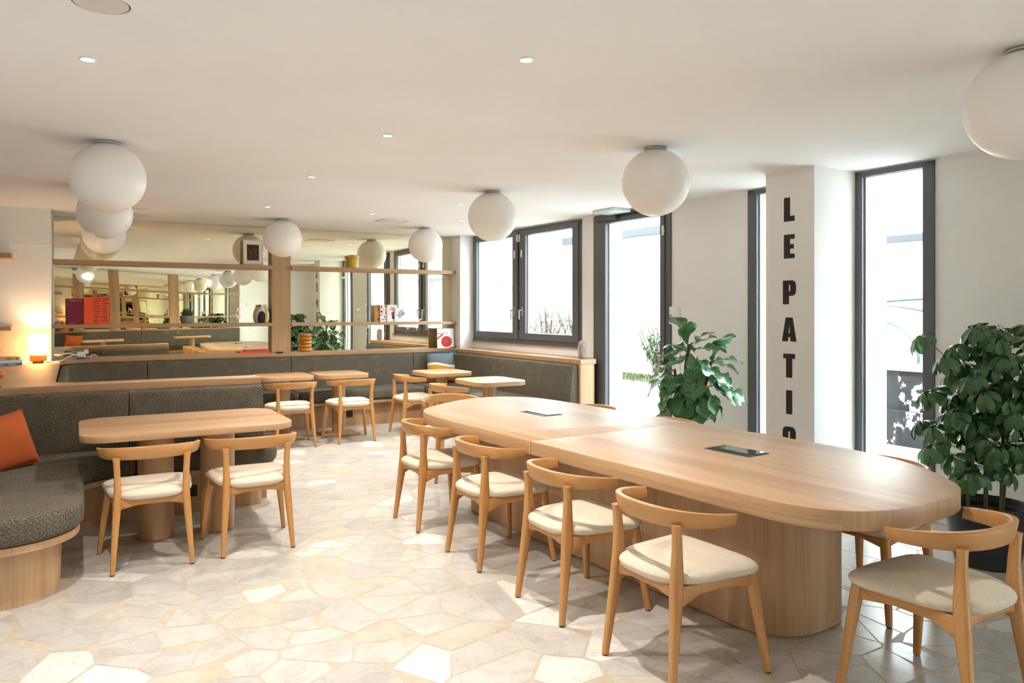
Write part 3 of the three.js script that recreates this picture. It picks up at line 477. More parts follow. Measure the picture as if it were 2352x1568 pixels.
// ---------------------------------------------------------------- chairs
function makeChair() {
  const t = new THREE.Group(); t.name = 'dining_chair';
  for (const s of [-1, 1]) {
    const lg = part('leg', bar([{ p: V(s * 0.266, 0.006, -0.243), w: 0.026, d: 0.026 }, { p: V(s * 0.248, 0.16, -0.226), w: 0.033, d: 0.033 }, { p: V(s * 0.229, 0.32, -0.208), w: 0.041, d: 0.041 }, { p: V(s * 0.217, 0.415, -0.197), w: 0.042, d: 0.042 }], V(1, 0, 0), 0.5), M.beech, t);
    part('glide', cyl(0.012, 0.012, 0.006, s * 0.2667, 0, -0.2435, 12), M.foot, lg);
    const rl = part('leg', bar([{ p: V(s * 0.212, 0.006, 0.242), w: 0.026, d: 0.028 }, { p: V(s * 0.203, 0.14, 0.226), w: 0.032, d: 0.034 }, { p: V(s * 0.192, 0.3, 0.206), w: 0.04, d: 0.046 }, { p: V(s * 0.185, 0.4, 0.194), w: 0.043, d: 0.054 }, { p: V(s * 0.183, 0.46, 0.190), w: 0.04, d: 0.052 }, { p: V(s * 0.185, 0.56, 0.190), w: 0.034, d: 0.04 }, { p: V(s * 0.188, 0.63, 0.194), w: 0.035, d: 0.034 }, { p: V(s * 0.19, 0.665, 0.197), w: 0.042, d: 0.034 }], V(1, 0, 0), 0.55), M.beech, t);
    part('glide', cyl(0.012, 0.012, 0.006, s * 0.2123, 0, 0.2425, 12), M.foot, rl);
    // arched side rail
    part('seat_rail', bar([{ p: V(s * 0.216, 0.388, -0.19), w: 0.024, d: 0.05 }, { p: V(s * 0.208, 0.398, -0.05), w: 0.024, d: 0.034 }, { p: V(s * 0.196, 0.394, 0.09), w: 0.024, d: 0.042 }, { p: V(s * 0.188, 0.372, 0.19), w: 0.026, d: 0.085 }], V(1, 0, 0), 0.25), M.beech, t);
  }
  part('seat_rail', bar([{ p: V(-0.21, 0.386, -0.197), w: 0.024, d: 0.055 }, { p: V(-0.1, 0.398, -0.2), w: 0.024, d: 0.034 }, { p: V(0.1, 0.398, -0.2), w: 0.024, d: 0.034 }, { p: V(0.21, 0.386, -0.197), w: 0.024, d: 0.055 }], V(0, 0, 1), 0.25), M.beech, t);
  part('seat_rail', bar([{ p: V(-0.18, 0.388, 0.192), w: 0.024, d: 0.055 }, { p: V(-0.08, 0.398, 0.194), w: 0.024, d: 0.036 }, { p: V(0.08, 0.398, 0.194), w: 0.024, d: 0.036 }, { p: V(0.18, 0.388, 0.192), w: 0.024, d: 0.055 }], V(0, 0, 1), 0.25), M.beech, t);
  // curved backrest band
  const st = [], N = 36;
  for (let i = 0; i <= N; i++) {
    const u = i / N * 2 - 1, th = u * Math.PI / 2 * 1.0, c = Math.cos(th), sn = Math.sin(th);
    const x = 0.272 * Math.sign(sn) * Math.pow(Math.abs(sn), 0.86), z = -0.045 + 0.275 * Math.pow(Math.max(0, c), 0.74), k = 1 - Math.pow(Math.abs(u), 2.2);
    const h = 0.05 + 0.026 * k, top = 0.698 + 0.027 * k;
    st.push({ p: V(x, top - h / 2, z), h, w: 0.02 + 0.009 * k, u });
  }
  { // section: vertical band leaning outwards, soft edges
    const pos = [], uv = [], idx = []; const sec = []; const q = 4;
    for (const [sx, sy, a0] of [[1, 1, 0], [-1, 1, 1], [-1, -1, 2], [1, -1, 3]]) for (let k = 0; k <= q; k++) { const a = (a0 + k / q) * Math.PI / 2; sec.push([sx, sy, Math.cos(a), Math.sin(a)]); }
    const K = sec.length; let l = 0;
    st.forEach((s, i) => {
      const a = st[Math.max(0, i - 1)].p, b = st[Math.min(N, i + 1)].p, tx = b.x - a.x, tz = b.z - a.z, ll = Math.hypot(tx, tz), nx = -tz / ll, nz = tx / ll, sg = (nx * s.p.x + nz * (s.p.z - 0)) < 0 ? -1 : 1;
      if (i) l += s.p.distanceTo(st[i - 1].p);
      const endr = i === 0 || i === N ? 0.8 : 1;
      for (let k = 0; k <= K; k++) {
        const [sx, sy, ca, sa] = sec[k % K], r = 0.006, w = s.w * endr, h = s.h * (i === 0 || i === N ? 0.92 : 1), hh = sy * (h / 2 - r) + sa * r, lean = hh / s.h * 0.014;
        const n = (sx * (w / 2 - r) + ca * r) * 1 + lean * 1;
        pos.push(s.p.x + nx * sg * n, s.p.y + hh, s.p.z + nz * sg * n); uv.push(k / K * 0.2, l);
      }
    });
    const Wd = K + 1; for (let i = 0; i < N; i++) for (let k = 0; k < K; k++) { const a = i * Wd + k, b = a + 1, c = a + Wd, d = c + 1; idx.push(a, b, c, b, d, c); }
    for (const e of [0, N]) { const base = pos.length / 3; pos.push(st[e].p.x, st[e].p.y, st[e].p.z); uv.push(0, 0); for (let k = 0; k < K; k++) { const j = (e * Wd + k) * 3; pos.push(pos[j], pos[j + 1], pos[j + 2]); uv.push(0.01, 0.01 * k); } for (let k = 0; k < K; k++) { const a = base + 1 + k, b = base + 1 + (k + 1) % K; e ? idx.push(base, a, b) : idx.push(base, b, a); } }
    const g = new THREE.BufferGeometry(); g.setAttribute('position', new THREE.Float32BufferAttribute(pos, 3)); g.setAttribute('uv', new THREE.Float32BufferAttribute(uv, 2)); g.setIndex(idx);
    part('backrest', fixOut(crease(g.toNonIndexed(), 0.7)), M.beech, t);
  }
  { // padded shield-shaped seat
    const out = filletPoly([[-0.262, -0.245, 0.07], [0.262, -0.245, 0.07], [0.215, 0.228, 0.17], [-0.215, 0.228, 0.17]], 8), dense = [];
    for (let i = 0; i < out.length; i++) { const p = out[i], q = out[(i + 1) % out.length], n = Math.max(1, Math.round(Math.hypot(q[0] - p[0], q[1] - p[1]) / 0.06)); for (let k = 0; k < n; k++) { let x = mix(p[0], q[0], k / n), z = mix(p[1], q[1], k / n); const bow = 1 - Math.pow(x / 0.262, 2); if (z < -0.2) z -= 0.018 * Math.max(0, bow); if (z > 0.12) z += 0.02 * Math.max(0, bow) * smooth(0.12, 0.22, z); dense.push([x, z]); } }
    const rings = [[0.82, 0.411], [0.92, 0.414], [0.97, 0.421], [0.995, 0.431], [1, 0.439], [0.985, 0.449], [0.94, 0.459], [0.85, 0.469], [0.68, 0.478], [0.45, 0.484], [0.2, 0.4865]], pos = [], uv = [], idx = [], K = dense.length;
    for (const [s, y] of rings) for (const [x, z] of dense) { pos.push(x * s, y, z * s); uv.push(x * s, z * s + y); }
    for (let r = 0; r < rings.length - 1; r++) for (let k = 0; k < K; k++) { const a = r * K + k, b = r * K + (k + 1) % K, c = a + K, d = b + K; idx.push(a, b, c, b, d, c); }
    pos.push(0, 0.487, 0, 0, 0.411, 0); uv.push(0, 0.487, 0, 0.411); const ct = rings.length * K; for (let k = 0; k < K; k++) { idx.push((rings.length - 1) * K + k, (rings.length - 1) * K + (k + 1) % K, ct); idx.push((k + 1) % K, k, ct + 1); }
    const g = new THREE.BufferGeometry(); g.setAttribute('position', new THREE.Float32BufferAttribute(pos, 3)); g.setAttribute('uv', new THREE.Float32BufferAttribute(uv, 2)); g.setIndex(idx);
    part('seat', fixOut(crease(g.toNonIndexed(), 1.2)), M.cream, t);
  }
  return t;
}
const chair0 = makeChair();
function chair(x, z, turn, label) { const c = chair0.clone(); c.name = numbered('dining_chair'); c.position.set(x, 0, z); c.rotation.y = turn; scene.add(c); return tag(c, label, 'chair', 'beech chairs with cream seats'); }
const Q = Math.PI / 2;
[[-2.44, 0.012, 'first'], [-3.2, -0.01, 'second'], [-4.065, 0.008, 'third'], [-4.96, 0, 'fourth']].forEach(([z, a, o]) => chair(2.262, z, -Q + a, `beech chair, ${o} from the umbrella plant on the banquette side of the long table`));
[[-2.46, 0.02, 'first'], [-3.28, -0.02, 'second'], [-4.1, 0.01, 'third'], [-5.0, 0, 'fourth']].forEach(([z, a, o]) => chair(3.6, z, Q + a, `beech chair, ${o} from the umbrella plant on the window side of the long table`));
chair(2.94, -1.71, 0.01, 'beech chair with cream seat at the long table end nearest the umbrella plant');
chair(2.995, -6.26, Math.PI, 'beech chair with cream seat at the long table end nearest the small café tables');
chair(0.39, -5.09, 0, 'beech chair at the two-legged table, on the side nearer the orange cushion');
chair(0.99, -5.10, 0, 'beech chair at the two-legged table, on the side farther from the orange cushion');
chair(2.09, -8.545, 0.0, 'beech chair with cream seat at the café table beside the end of the booth divider');
chair(2.79, -8.56, 0.0, 'beech chair with cream seat at the café table in front of the black plinth socket');
chair(3.635, -8.66, -Q, 'beech chair with cream seat at the café table beside the landscape print cushion');
chair(3.55, -7.36, -Q, 'beech chair with cream seat at the café table standing before the casement window bench');

// ---------------------------------------------------------------- tables
function roundedRect(hx, hz, r) { return filletPoly([[-hx, -hz, r], [hx, -hz, r], [hx, hz, r], [-hx, hz, r]], 12); }
{ // long table, turned a little in the room
  const t = thing('long_table', 'long oak meeting table with rounded ends on a solid oak plinth', 'table', [2.97, 0, -3.78], 3.6 * Math.PI / 180);
  const y0 = 0.674, y1 = 0.752;
  const farEnd = [[-0.67, -0.002], [-0.67, -0.35], [-0.67, -0.7], [-0.668, -1.0], [-0.656, -1.25], [-0.62, -1.45], [-0.53, -1.625], [-0.38, -1.76], [-0.2, -1.88], [-0.02, -1.975], [0.16, -2.03], [0.33, -2.03], [0.48, -1.96], [0.59, -1.83], [0.645, -1.65], [0.668, -1.4], [0.672, -1.0], [0.672, -0.45], [0.672, -0.002]];
  const nearEnd = [[0.672, 0.002], [0.676, 0.4], [0.676, 0.8], [0.668, 1.1], [0.635, 1.33], [0.56, 1.55], [0.45, 1.735], [0.33, 1.875], [0.21, 1.975], [0.07, 2.025], [-0.12, 2.037], [-0.31, 2.026], [-0.46, 1.975], [-0.58, 1.88], [-0.645, 1.72], [-0.662, 1.45], [-0.666, 1.0], [-0.67, 0.5], [-0.67, 0.002]];
  const half = (s) => new THREE.CatmullRomCurve3((s < 0 ? farEnd : nearEnd).map(([x, z]) => V(x, 0, z)), false, 'centripetal').getPoints(110).map((p) => [p.x, p.z]);
  for (const s of [-1, 1]) part('tabletop', uvBox(crease(raise(half(s), y0, y1, 0.002, 2), 0.4), 'z', s * 0.3), M.oak, t);
  const base = roundedRect(0.32, 1.47, 0.27);
  // base in three panels with fine joints
  const cutZ = [-1.8, -0.5, 0.5, 1.8];
  for (let i = 0; i < 3; i++) { const a = cutZ[i] + (i ? 0.0015 : 0), b = cutZ[i + 1] - (i < 2 ? 0.0015 : 0); let poly = base; const cl = (P, sg, c) => { const o = []; for (let k = 0; k < P.length; k++) { const p = P[k], q = P[(k + 1) % P.length], dp = sg * (p[1] - c), dq = sg * (q[1] - c); if (dp >= 0) o.push(p); if (dp * dq < 0) { const w = dp / (dp - dq); o.push([p[0] + (q[0] - p[0]) * w, p[1] + (q[1] - p[1]) * w]); } } return o; }; poly = cl(cl(poly, 1, a), -1, b); part('base_panel', uvBox(crease(raise(poly, 0.012, y0 - 0.001), 0.4), 'y', i * 0.37), M.oak, t); }
  part('base_recess', uvBox(raise(insetPoly(base, 0.018), 0, 0.0115)), M.oak, t);
  for (const z of [-0.93, 0.875]) { // flush power boxes
    const p = part('power_box', rbx(0.168, 0.004, 0.3, 0.085, y1 + 0.0021, z, 0.0015), std({ color: 0x1b1c1a, roughness: 0.3 }), t, 'flush power box');
    part('lid', rbx(0.118, 0.003, 0.272, 0.103, y1 + 0.0058, z, 0.001), phy({ color: 0x3a3d36, roughness: 0.12, clearcoat: 1, clearcoatRoughness: 0.05 }), p); part('slot', rbx(0.022, 0.0012, 0.272, 0.028, y1 + 0.0048, z, 0.0005), M.gasket, p);
  }
}
{ // table on two round legs by the near banquette
  const t = thing('banquette_table', 'oak table on two thick round oak legs beside the near banquette', 'table', [0.66, 0, -5.635]);
  const ply = roundedRect(0.645, 0.47, 0.17);
  part('tabletop', uvBox(crease(raise(ply, 0.712, 0.752, 0.002, 2), 0.4), 'x'), M.oak, t);
  for (const x of [-0.198, 0.192]) { const l = part('leg', uvBox(crease(cyl(0.112, 0.112, 0.705, x, 0.006, 0.09, 48).toNonIndexed(), 0.5)), M.oak, t); part('foot_ring', uvBox(cyl(0.105, 0.105, 0.006, x, 0, 0.09, 40)), M.oak, l); }
}
function cafe(x, z, hx, hz, label, plate = true) {
  const t = thing('cafe_table', label, 'table', [x, 0, z], 0, 'small oak café tables');
  part('tabletop', uvBox(crease(raise(roundedRect(hx, hz, 0.14), 0.703, 0.75, 0.002, 2), 0.4), 'x', x), M.oak, t);
  part('column', uvBox(crease(cyl(0.079, 0.079, 0.683, 0, 0.02, 0, 40).toNonIndexed(), 0.5)), M.oak, t);
  part('base_plate', uvBox(crease(raise(roundedRect(0.215, 0.225, 0.04), 0.002, 0.02, 0.003, 2), 0.4), 'x'), M.oak, t);
}
cafe(2.125, -9.05, 0.31, 0.32, 'square oak café table beside the end of the booth divider');
cafe(2.79, -9.03, 0.31, 0.32, 'square oak café table in front of the black plinth socket');
cafe(3.99, -8.62, 0.31, 0.33, 'square oak café table in front of the landscape print cushion');
cafe(3.975, -7.32, 0.31, 0.35, 'square oak café table before the bench under the casement window');
cafe(0.88, -8.7, 0.32, 0.3, 'oak table inside the booth behind the divider');

// ---------------------------------------------------------------- ceiling fittings
{
  const g0 = new THREE.Group(); g0.name = 'globe_lamp';
  part('globe', new THREE.SphereGeometry(0.225, 64, 48), M.opal, g0).position.y = -0.233;
  part('ceiling_rose', lathe([[0, -0.016], [0.07, -0.016], [0.075, -0.012], [0.075, -0.001], [0, -0.001]], 40), std({ color: 0xd9d8d5, roughness: 0.4 }), g0);
  [[0.18, -5.52, 'opal globe ceiling lamp over the two-legged table'], [0.22, -7.55, 'opal globe ceiling lamp over the booth divider'], [0.27, -9.55, 'opal globe ceiling lamp over the booth corner by the mirror'], [2.137, -9.135, 'opal globe ceiling lamp in front of the oak post'], [4.0, -9.15, 'opal globe ceiling lamp in front of the mirror near the casement window'], [3.31, -6.045, 'opal globe ceiling lamp over the far end of the long table'], [3.37, -3.87, 'opal globe ceiling lamp over the middle of the long table'], [3.43, -1.63, 'opal globe ceiling lamp over the end of the long table by the umbrella plant'], [3.45, 0.55, 'opal globe ceiling lamp on the window side, between long table and facing bench'], [3.45, 2.7, 'opal globe ceiling lamp over the window end of the facing bench'], [0.2, 2.7, 'opal globe ceiling lamp over the orange cushion end of the facing bench']].forEach(([x, z, l]) => { const c = g0.clone(); c.name = numbered('globe_lamp'); c.position.set(x, CE, z); scene.add(c); tag(c, l, 'lamp', 'opal globe ceiling lamps'); });
  const glow = std({ color: 0x222222, emissive: new THREE.Color().setRGB(1, 0.86, 0.66), emissiveIntensity: 9, roughness: 0.6 });
  const d0 = new THREE.Group(); d0.name = 'downlight';
  part('trim_ring', new THREE.TorusGeometry(0.03, 0.005, 8, 40).rotateX(Math.PI / 2).translate(0, -0.003, 0), M.white, d0);
  part('glowing_lens', cyl(0.025, 0.025, 0.003, 0, -0.004, 0, 32), glow, d0);
  const spots = [[0.044, -3.73, 1, 'recessed downlight above the open floor beside the near banquette'], [1.69, -2.78, 1, 'recessed downlight above the aisle, beside the middle of the long table'], [1.676, -4.42, 1, 'recessed downlight above the aisle beside the two-legged table'], [1.74, -8.1, 0.95, 'recessed downlight before the oak post'], [2.885, -8.09, 0.95, 'recessed downlight above the café table chairs'], [3.42, -6.93, 0.7, 'recessed downlight beyond the far end of the long table'], [4.02, -8.14, 0.7, 'recessed downlight above the café tables by the casement window'],
    [0.05, -1.9, 0.6, 'recessed downlight above the open floor away from the banquette'], [0.4, 2.2, 1.5, 'recessed downlight before the orange cushion end of the facing bench'], [3.0, 2.6, 1.5, 'recessed downlight before the plain end of the facing bench'], [1.66, -6.1, 0.9, 'recessed downlight above the booth entrance']];
  for (const [x, z, k, l] of spots) {
    const c = d0.clone(); c.name = numbered('downlight'); c.position.set(x, CE, z); scene.add(c); tag(c, l, 'downlight', 'recessed ceiling downlights');
    const s = new THREE.SpotLight(DOWN_COL, DOWN_I * k, 0, 64 * Math.PI / 180, 0.6, 2); s.position.set(0, -0.008, 0); s.target.position.set(0, -2.6, 0); s.castShadow = true; s.shadow.mapSize.set(1024, 1024); s.shadow.radius = 1.2; c.add(s, s.target);
  }
  // ceiling speakers, air grille, sign box over the door
  for (const [x, z, l] of [[0.58, -8.93, 'round white ceiling speaker by the booth corner'], [0.076, -3.03, 'round white ceiling speaker above the open floor']]) { const t = thing('ceiling_speaker', l, 'speaker', [x, CE, z]); part('grille', lathe([[0, -0.006], [0.085, -0.006], [0.095, -0.0005], [0, -0.0005]], 40), std({ color: 0xdcd8d2, roughness: 0.7 }), t); part('rim', new THREE.TorusGeometry(0.098, 0.004, 6, 40).rotateX(Q).translate(0, -0.002, 0), M.white, t); }
  const v = thing('air_grille', 'white slotted ceiling air grille near the mirror', 'vent', [3.35, CE, -8.63]);
  part('grille_frame', merge([rbx(0.36, 0.012, 0.03, 0, -0.007, -0.16, 0.003), rbx(0.36, 0.012, 0.03, 0, -0.007, 0.16, 0.003), rbx(0.03, 0.012, 0.29, -0.165, -0.007, 0, 0.003), rbx(0.03, 0.012, 0.29, 0.165, -0.007, 0, 0.003), rbx(0.03, 0.012, 0.29, 0, -0.007, 0, 0.003)]), M.white, v);
  for (const sx of [-1, 1]) for (let k = 0; k < 5; k++) part('blade', rbx(0.115, 0.003, 0.034, 0, 0, 0, 0.001).rotateX(0.5).translate(sx * 0.082, -0.008, -0.11 + k * 0.055), M.white, v);
  const e = thing('exit_sign', 'pale green emergency exit box on the ceiling before the glazed door', 'sign'); onWall(e);
  part('box', rspan(3.2, 3.56, CE - 0.035, CE - 0.001, 0.08, 0.32, 0.006), std({ color: 0xdfe6e2, roughness: 0.35 }), e);
  part('green_panel', rspan(3.23, 3.53, CE - 0.0385, CE - 0.0352, 0.11, 0.29, 0.001), phy({ color: 0xbfe6d2, roughness: 0.25 }), e);
}
// ---------------------------------------------------------------- small things on shelves, top and benches
const paper = std({ color: 0xece6da, roughness: 0.85 });
// standing book facing the room: cover texture on the front; origin at bottom centre of the front board
function standBook(name, label, x, y, z, w, h, th, turn, lean, front, spine, group) {
  const t = thing(name, label, 'book', [x, y, z], turn, group), r = new THREE.Euler(-lean, 0, 0), m4 = new THREE.Matrix4().makeRotationFromEuler(r);
  const B = (g) => g.applyMatrix4(m4);
  part('page_block', B(bx(w - 0.006, h - 0.006, th - 0.004, 0, h / 2, -th / 2)), paper, t);
  const plate = new THREE.PlaneGeometry(w, h).translate(0, h / 2, 0.0012);
  part('cover_board', B(merge([bx(w, h, 0.002, 0, h / 2, 0), bx(w, h, 0.002, 0, h / 2, -th), bx(0.003, h, th, -w / 2, h / 2, -th / 2)])), spine, t);
  part('cover_print', B(plate), front, t);
  return t;
}
const cv = (w, h, f) => std({ map: canvasTex(w, h, f), roughness: 0.6 });
const text = (x, s, px, py, size, col, font = 'sans-serif', rot = 0, align = 'left') => { x.save(); x.translate(px, py); x.rotate(rot); x.fillStyle = col; x.font = size + 'px ' + font; x.textAlign = align; x.textBaseline = 'alphabetic'; x.fillText(s, 0, 0); x.restore(); };
const S2 = 1.355, S1 = 2.104, SZ = -10.05;
{
  const c1 = cv(384, 540, (x, w, h) => { x.fillStyle = '#7d2036'; x.fillRect(0, 0, w, h); for (let i = 0; i < 5000; i++) { x.fillStyle = `rgba(${R0() < 0.5 ? '40,5,15' : '170,60,80'},0.10)`; x.fillRect(R0() * w, R0() * h, 3, 2); } text(x, 'Designed for Life', 80, 52, 30, '#e9b6a8'); x.fillStyle = '#e0a090'; x.fillRect(80, h - 30, 110, 9); x.fillStyle = '#c98c88'; x.fillRect(24, 70, 3, 150); });
  const s1 = std({ color: 0x651a2c, roughness: 0.7 });
  standBook('art_book', 'dark crimson book standing on the lower shelf before the mirror', -0.005, S2, SZ + 0.04, 0.2, 0.3, 0.02, 0.06, 0.13, c1, s1, 'books on the mirror shelves');
  const c2 = cv(512, 640, (x, w, h) => { x.fillStyle = '#e8592b'; x.fillRect(0, 0, w, h); for (let i = 0; i < 4000; i++) { x.fillStyle = 'rgba(255,150,90,0.06)'; x.fillRect(R0() * w, R0() * h, 4, 2); } text(x, 'Monet', 352, 20, 196, '#8c2a14', 'sans-serif', Math.PI / 2); text(x, 'Rothko', 190, 20, 196, '#8c2a14', 'sans-serif', Math.PI / 2); x.fillStyle = '#b23c1c'; x.fillRect(40, h - 24, 70, 6); });
  standBook('art_book', 'bright orange book with thin vertical lettering on the lower mirror shelf', 0.21, S2, SZ + 0.05, 0.262, 0.325, 0.025, 0.02, 0.12, c2, std({ color: 0xd14c22, roughness: 0.7 }), 'books on the mirror shelves');
}
{ // four colourful magazines on the right shelf
  const dots = (bg, cols, n, seed) => cv(256, 360, (x, w, h) => { const r = rng(seed); x.fillStyle = bg; x.fillRect(0, 0, w, h); for (let i = 0; i < n; i++) { x.fillStyle = cols[i % cols.length]; x.save(); x.translate(20 + r() * (w - 40), 25 + r() * (h - 50)); x.rotate(r() * 3); x.beginPath(); x.ellipse(0, 0, 14 + r() * 12, 12 + r() * 12, 0, 0, 6.3); x.fill(); x.restore(); } });
  const a = dots('#c98a3a', ['#9a3b22', '#d8c2a0', '#7c4a1e', '#b02a20'], 9, 5), b = dots('#f3eeea', ['#e0507a', '#d9a53c', '#3c4f8c', '#2d2d3a', '#e07a5a', '#8fae6a', '#f0a0b8'], 26, 6);
  const c = cv(256, 360, (x, w, h) => { x.fillStyle = '#f1efee'; x.fillRect(0, 0, w, h); x.fillStyle = '#c8342c'; x.beginPath(); x.arc(150, 190, 46, 0, 7); x.fill(); x.fillStyle = '#2b3d86'; x.beginPath(); x.arc(160, 262, 44, 0, 7); x.fill(); x.fillStyle = '#b8402c'; for (let i = 0; i < 5; i++) x.fillRect(60, 40 + i * 18, 130, 7); });
  const d = cv(256, 300, (x, w, h) => { x.fillStyle = '#eef0f0'; x.fillRect(0, 0, w, h); const r = rng(9), cs = ['#b5413a', '#3e6fae', '#7ab0d8', '#c9a040', '#2e3440', '#d8744c']; x.save(); x.translate(130, 150); x.rotate(-0.7); for (let i = 0; i < 90; i++) { x.fillStyle = cs[i % 6]; x.fillRect(-100 + r() * 180, -60 + r() * 120, 26 + r() * 20, 6); } x.restore(); x.fillStyle = '#4a90d0'; x.fillRect(14, 20, 12, 120); });
  const wh = std({ color: 0xe4e0da, roughness: 0.7 });
  [[a, 3.70, 0.235, 0.3, 0.012, 'ochre fruit patterned magazine, leftmost of the row on the right mirror shelf'], [b, 3.775, 0.24, 0.29, 0.03, 'white magazine with many coloured spots in the row on the right shelf'], [c, 3.875, 0.24, 0.2, 0.045, 'white magazine with red and blue discs in the row on the right shelf'], [d, 3.985, 0.2, 0.17, 0.062, 'white book with diagonal coloured strokes in front of the magazine row']].forEach(([m, x, h, w, dz, l], i) => standBook('magazine', l.replace('leftmost of', 'hindmost in'), x, S2, SZ - 0.02 + dz * 0.9, i === 3 ? 0.16 : 0.15, h, 0.012, 0, 0.06, m, wh, 'magazines on the right mirror shelf'));
  const bike = cv(480, 540, (x, w, h) => {
    x.fillStyle = '#f2f0ef'; x.fillRect(0, 0, w, h); x.strokeStyle = '#c2312c'; x.lineCap = 'round'; x.lineWidth = 44; x.beginPath(); x.moveTo(0, 285); x.lineTo(150, 165); x.stroke(); x.lineWidth = 22; x.beginPath(); x.moveTo(0, 135); x.lineTo(165, 155); x.stroke(); x.fillStyle = '#222'; x.lineWidth = 9; x.strokeStyle = '#222'; x.beginPath(); x.moveTo(170, 200); x.lineTo(185, 225); x.moveTo(158, 110); x.lineTo(178, 150); x.stroke(); x.lineWidth = 10; x.beginPath(); x.moveTo(160, 105); x.quadraticCurveTo(230, 120, 250, 135); x.quadraticCurveTo(280, 110, 300, 150); x.stroke();
    x.fillStyle = '#c22f2b'; x.beginPath(); x.arc(262, 365, 152, 0, 7); x.fill(); x.strokeStyle = '#7a2a2a'; x.lineWidth = 6; x.stroke(); x.strokeStyle = '#9a2422'; x.lineWidth = 2; for (let i = 0; i < 12; i++) { x.beginPath(); x.moveTo(262, 365); x.lineTo(262 + 145 * Math.cos(i * 0.52), 365 + 145 * Math.sin(i * 0.52)); x.stroke(); } x.fillStyle = '#d8b0a0'; x.fillRect(255, 350, 12, 30); x.fillStyle = '#fff'; x.fillRect(254, 490, 18, 16); x.fillStyle = '#555'; x.fillRect(30, 380, 12, 12); x.fillRect(46, 420, 8, 20);
  });
  standBook('cycling_book', 'white book with a red bicycle wheel on its cover, standing on the oak top', 4.69, TOP + 0.0005, -9.99, 0.262, 0.285, 0.022, -0.05, 0.05, bike, std({ color: 0xd2c2a6, roughness: 0.7 }));
}
{ // framed print
  const art = cv(300, 400, (x, w, h) => { x.fillStyle = '#2a1a12'; x.fillRect(0, 0, w, h); const r = rng(3), cs = ['#6b3a20', '#8a5a30', '#1c2a1c', '#3a1f16', '#a8683c', '#203018', '#b88a60', '#4a2418']; for (let i = 0; i < 260; i++) { x.fillStyle = cs[Math.floor(r() * 8)]; x.globalAlpha = 0.65; x.save(); x.translate(r() * w, r() * h); x.rotate(r() * 6); x.fillRect(-22, -6, 10 + r() * 40, 4 + r() * 14); x.restore(); } x.globalAlpha = 1; });
  const t = thing('framed_print', 'white mounted dark brown abstract print leaning on the upper mirror shelf', 'picture', [1.975, S1, -10.04], 0), tilt = -0.06, T = (g) => g.rotateX(tilt);
  part('picture_frame', T(merge([span(-0.122, -0.112, 0.001, 0.325, -0.018, 0.004), span(0.112, 0.122, 0.001, 0.325, -0.018, 0.004), span(-0.112, 0.112, 0.001, 0.011, -0.018, 0.004), span(-0.112, 0.112, 0.315, 0.325, -0.018, 0.004)])), std({ color: 0xd9c7ab, roughness: 0.5 }), t);
  part('mount', T(span(-0.112, 0.112, 0.011, 0.315, -0.016, -0.002)), std({ color: 0xf1ede6, roughness: 0.9 }), t);
  part('print', T(new THREE.PlaneGeometry(0.15, 0.205).translate(0, 0.16, -0.0012)), art, t);
}
{ // yellow glazed jar on the upper shelf
  const m = phy({ color: 0xd9b22c, roughness: 0.22, clearcoat: 0.7, clearcoatRoughness: 0.08 });
  solo('glazed_vase', lathe([[0, 0], [0.058, 0], [0.063, 0.004], [0.063, 0.115], [0.06, 0.125], [0.066, 0.13], [0.074, 0.137], [0.074, 0.168], [0.068, 0.175], [0.05, 0.175], [0.045, 0.16], [0, 0.16]]).translate(3.32, S1, -10.06), m, 'mustard yellow cylindrical vase with collar on the upper mirror shelf', 'vase');
  const prof = [[0, 0], [0.052, 0]]; for (let k = 0; k < 5; k++) for (let a = -5; a <= 5; a++) { const th = a / 5 * 1.25; prof.push([0.052 + 0.026 * Math.cos(th) * (k === 4 ? 0.75 : 1), 0.026 + k * 0.048 + 0.024 * Math.sin(th) / Math.sin(1.25)]); } prof.push([0.045, 0.248], [0.038, 0.244], [0.03, 0.2], [0, 0.19]);
  solo('beaded_vase', lathe(prof).translate(2.66, TOP + 0.0005, -10.075), phy({ color: 0xc07c16, roughness: 0.16, clearcoat: 0.8, clearcoatRoughness: 0.06 }), 'amber vase of stacked rings on the oak top beside the post', 'vase');
  const pat = canvasTex(512, 256, (x, w, h) => { x.fillStyle = '#ece4d4'; x.fillRect(0, 0, w, h); x.fillStyle = '#3b5a3c'; x.fillRect(60, 20, 60, 80); x.beginPath(); x.moveTo(250, 256); x.quadraticCurveTo(230, 60, 290, 20); x.lineTo(340, 40); x.lineTo(330, 256); x.fill(); x.fillRect(430, 30, 50, 220); x.fillStyle = '#24262e'; x.beginPath(); x.arc(150, 200, 62, 0, 7); x.fill(); x.beginPath(); x.arc(400, 215, 50, 0, 7); x.fill(); x.fillStyle = '#c9a24a'; x.fillRect(190, 30, 34, 190); x.fillStyle = '#24262e'; x.fillRect(350, 20, 40, 70); });
  pat.wrapS = THREE.RepeatWrapping; pat.offset.set(0.35, 0);
  solo('painted_vase', lathe([[0, 0], [0.06, 0], [0.075, 0.01], [0.087, 0.05], [0.089, 0.1], [0.08, 0.15], [0.062, 0.19], [0.052, 0.21], [0.056, 0.232], [0.046, 0.236], [0.038, 0.21], [0, 0.2]]).translate(2.1, S2, -10.055), std({ map: pat, roughness: 0.45 }), 'cream vase painted with green and black shapes on the lower mirror shelf', 'vase');
}
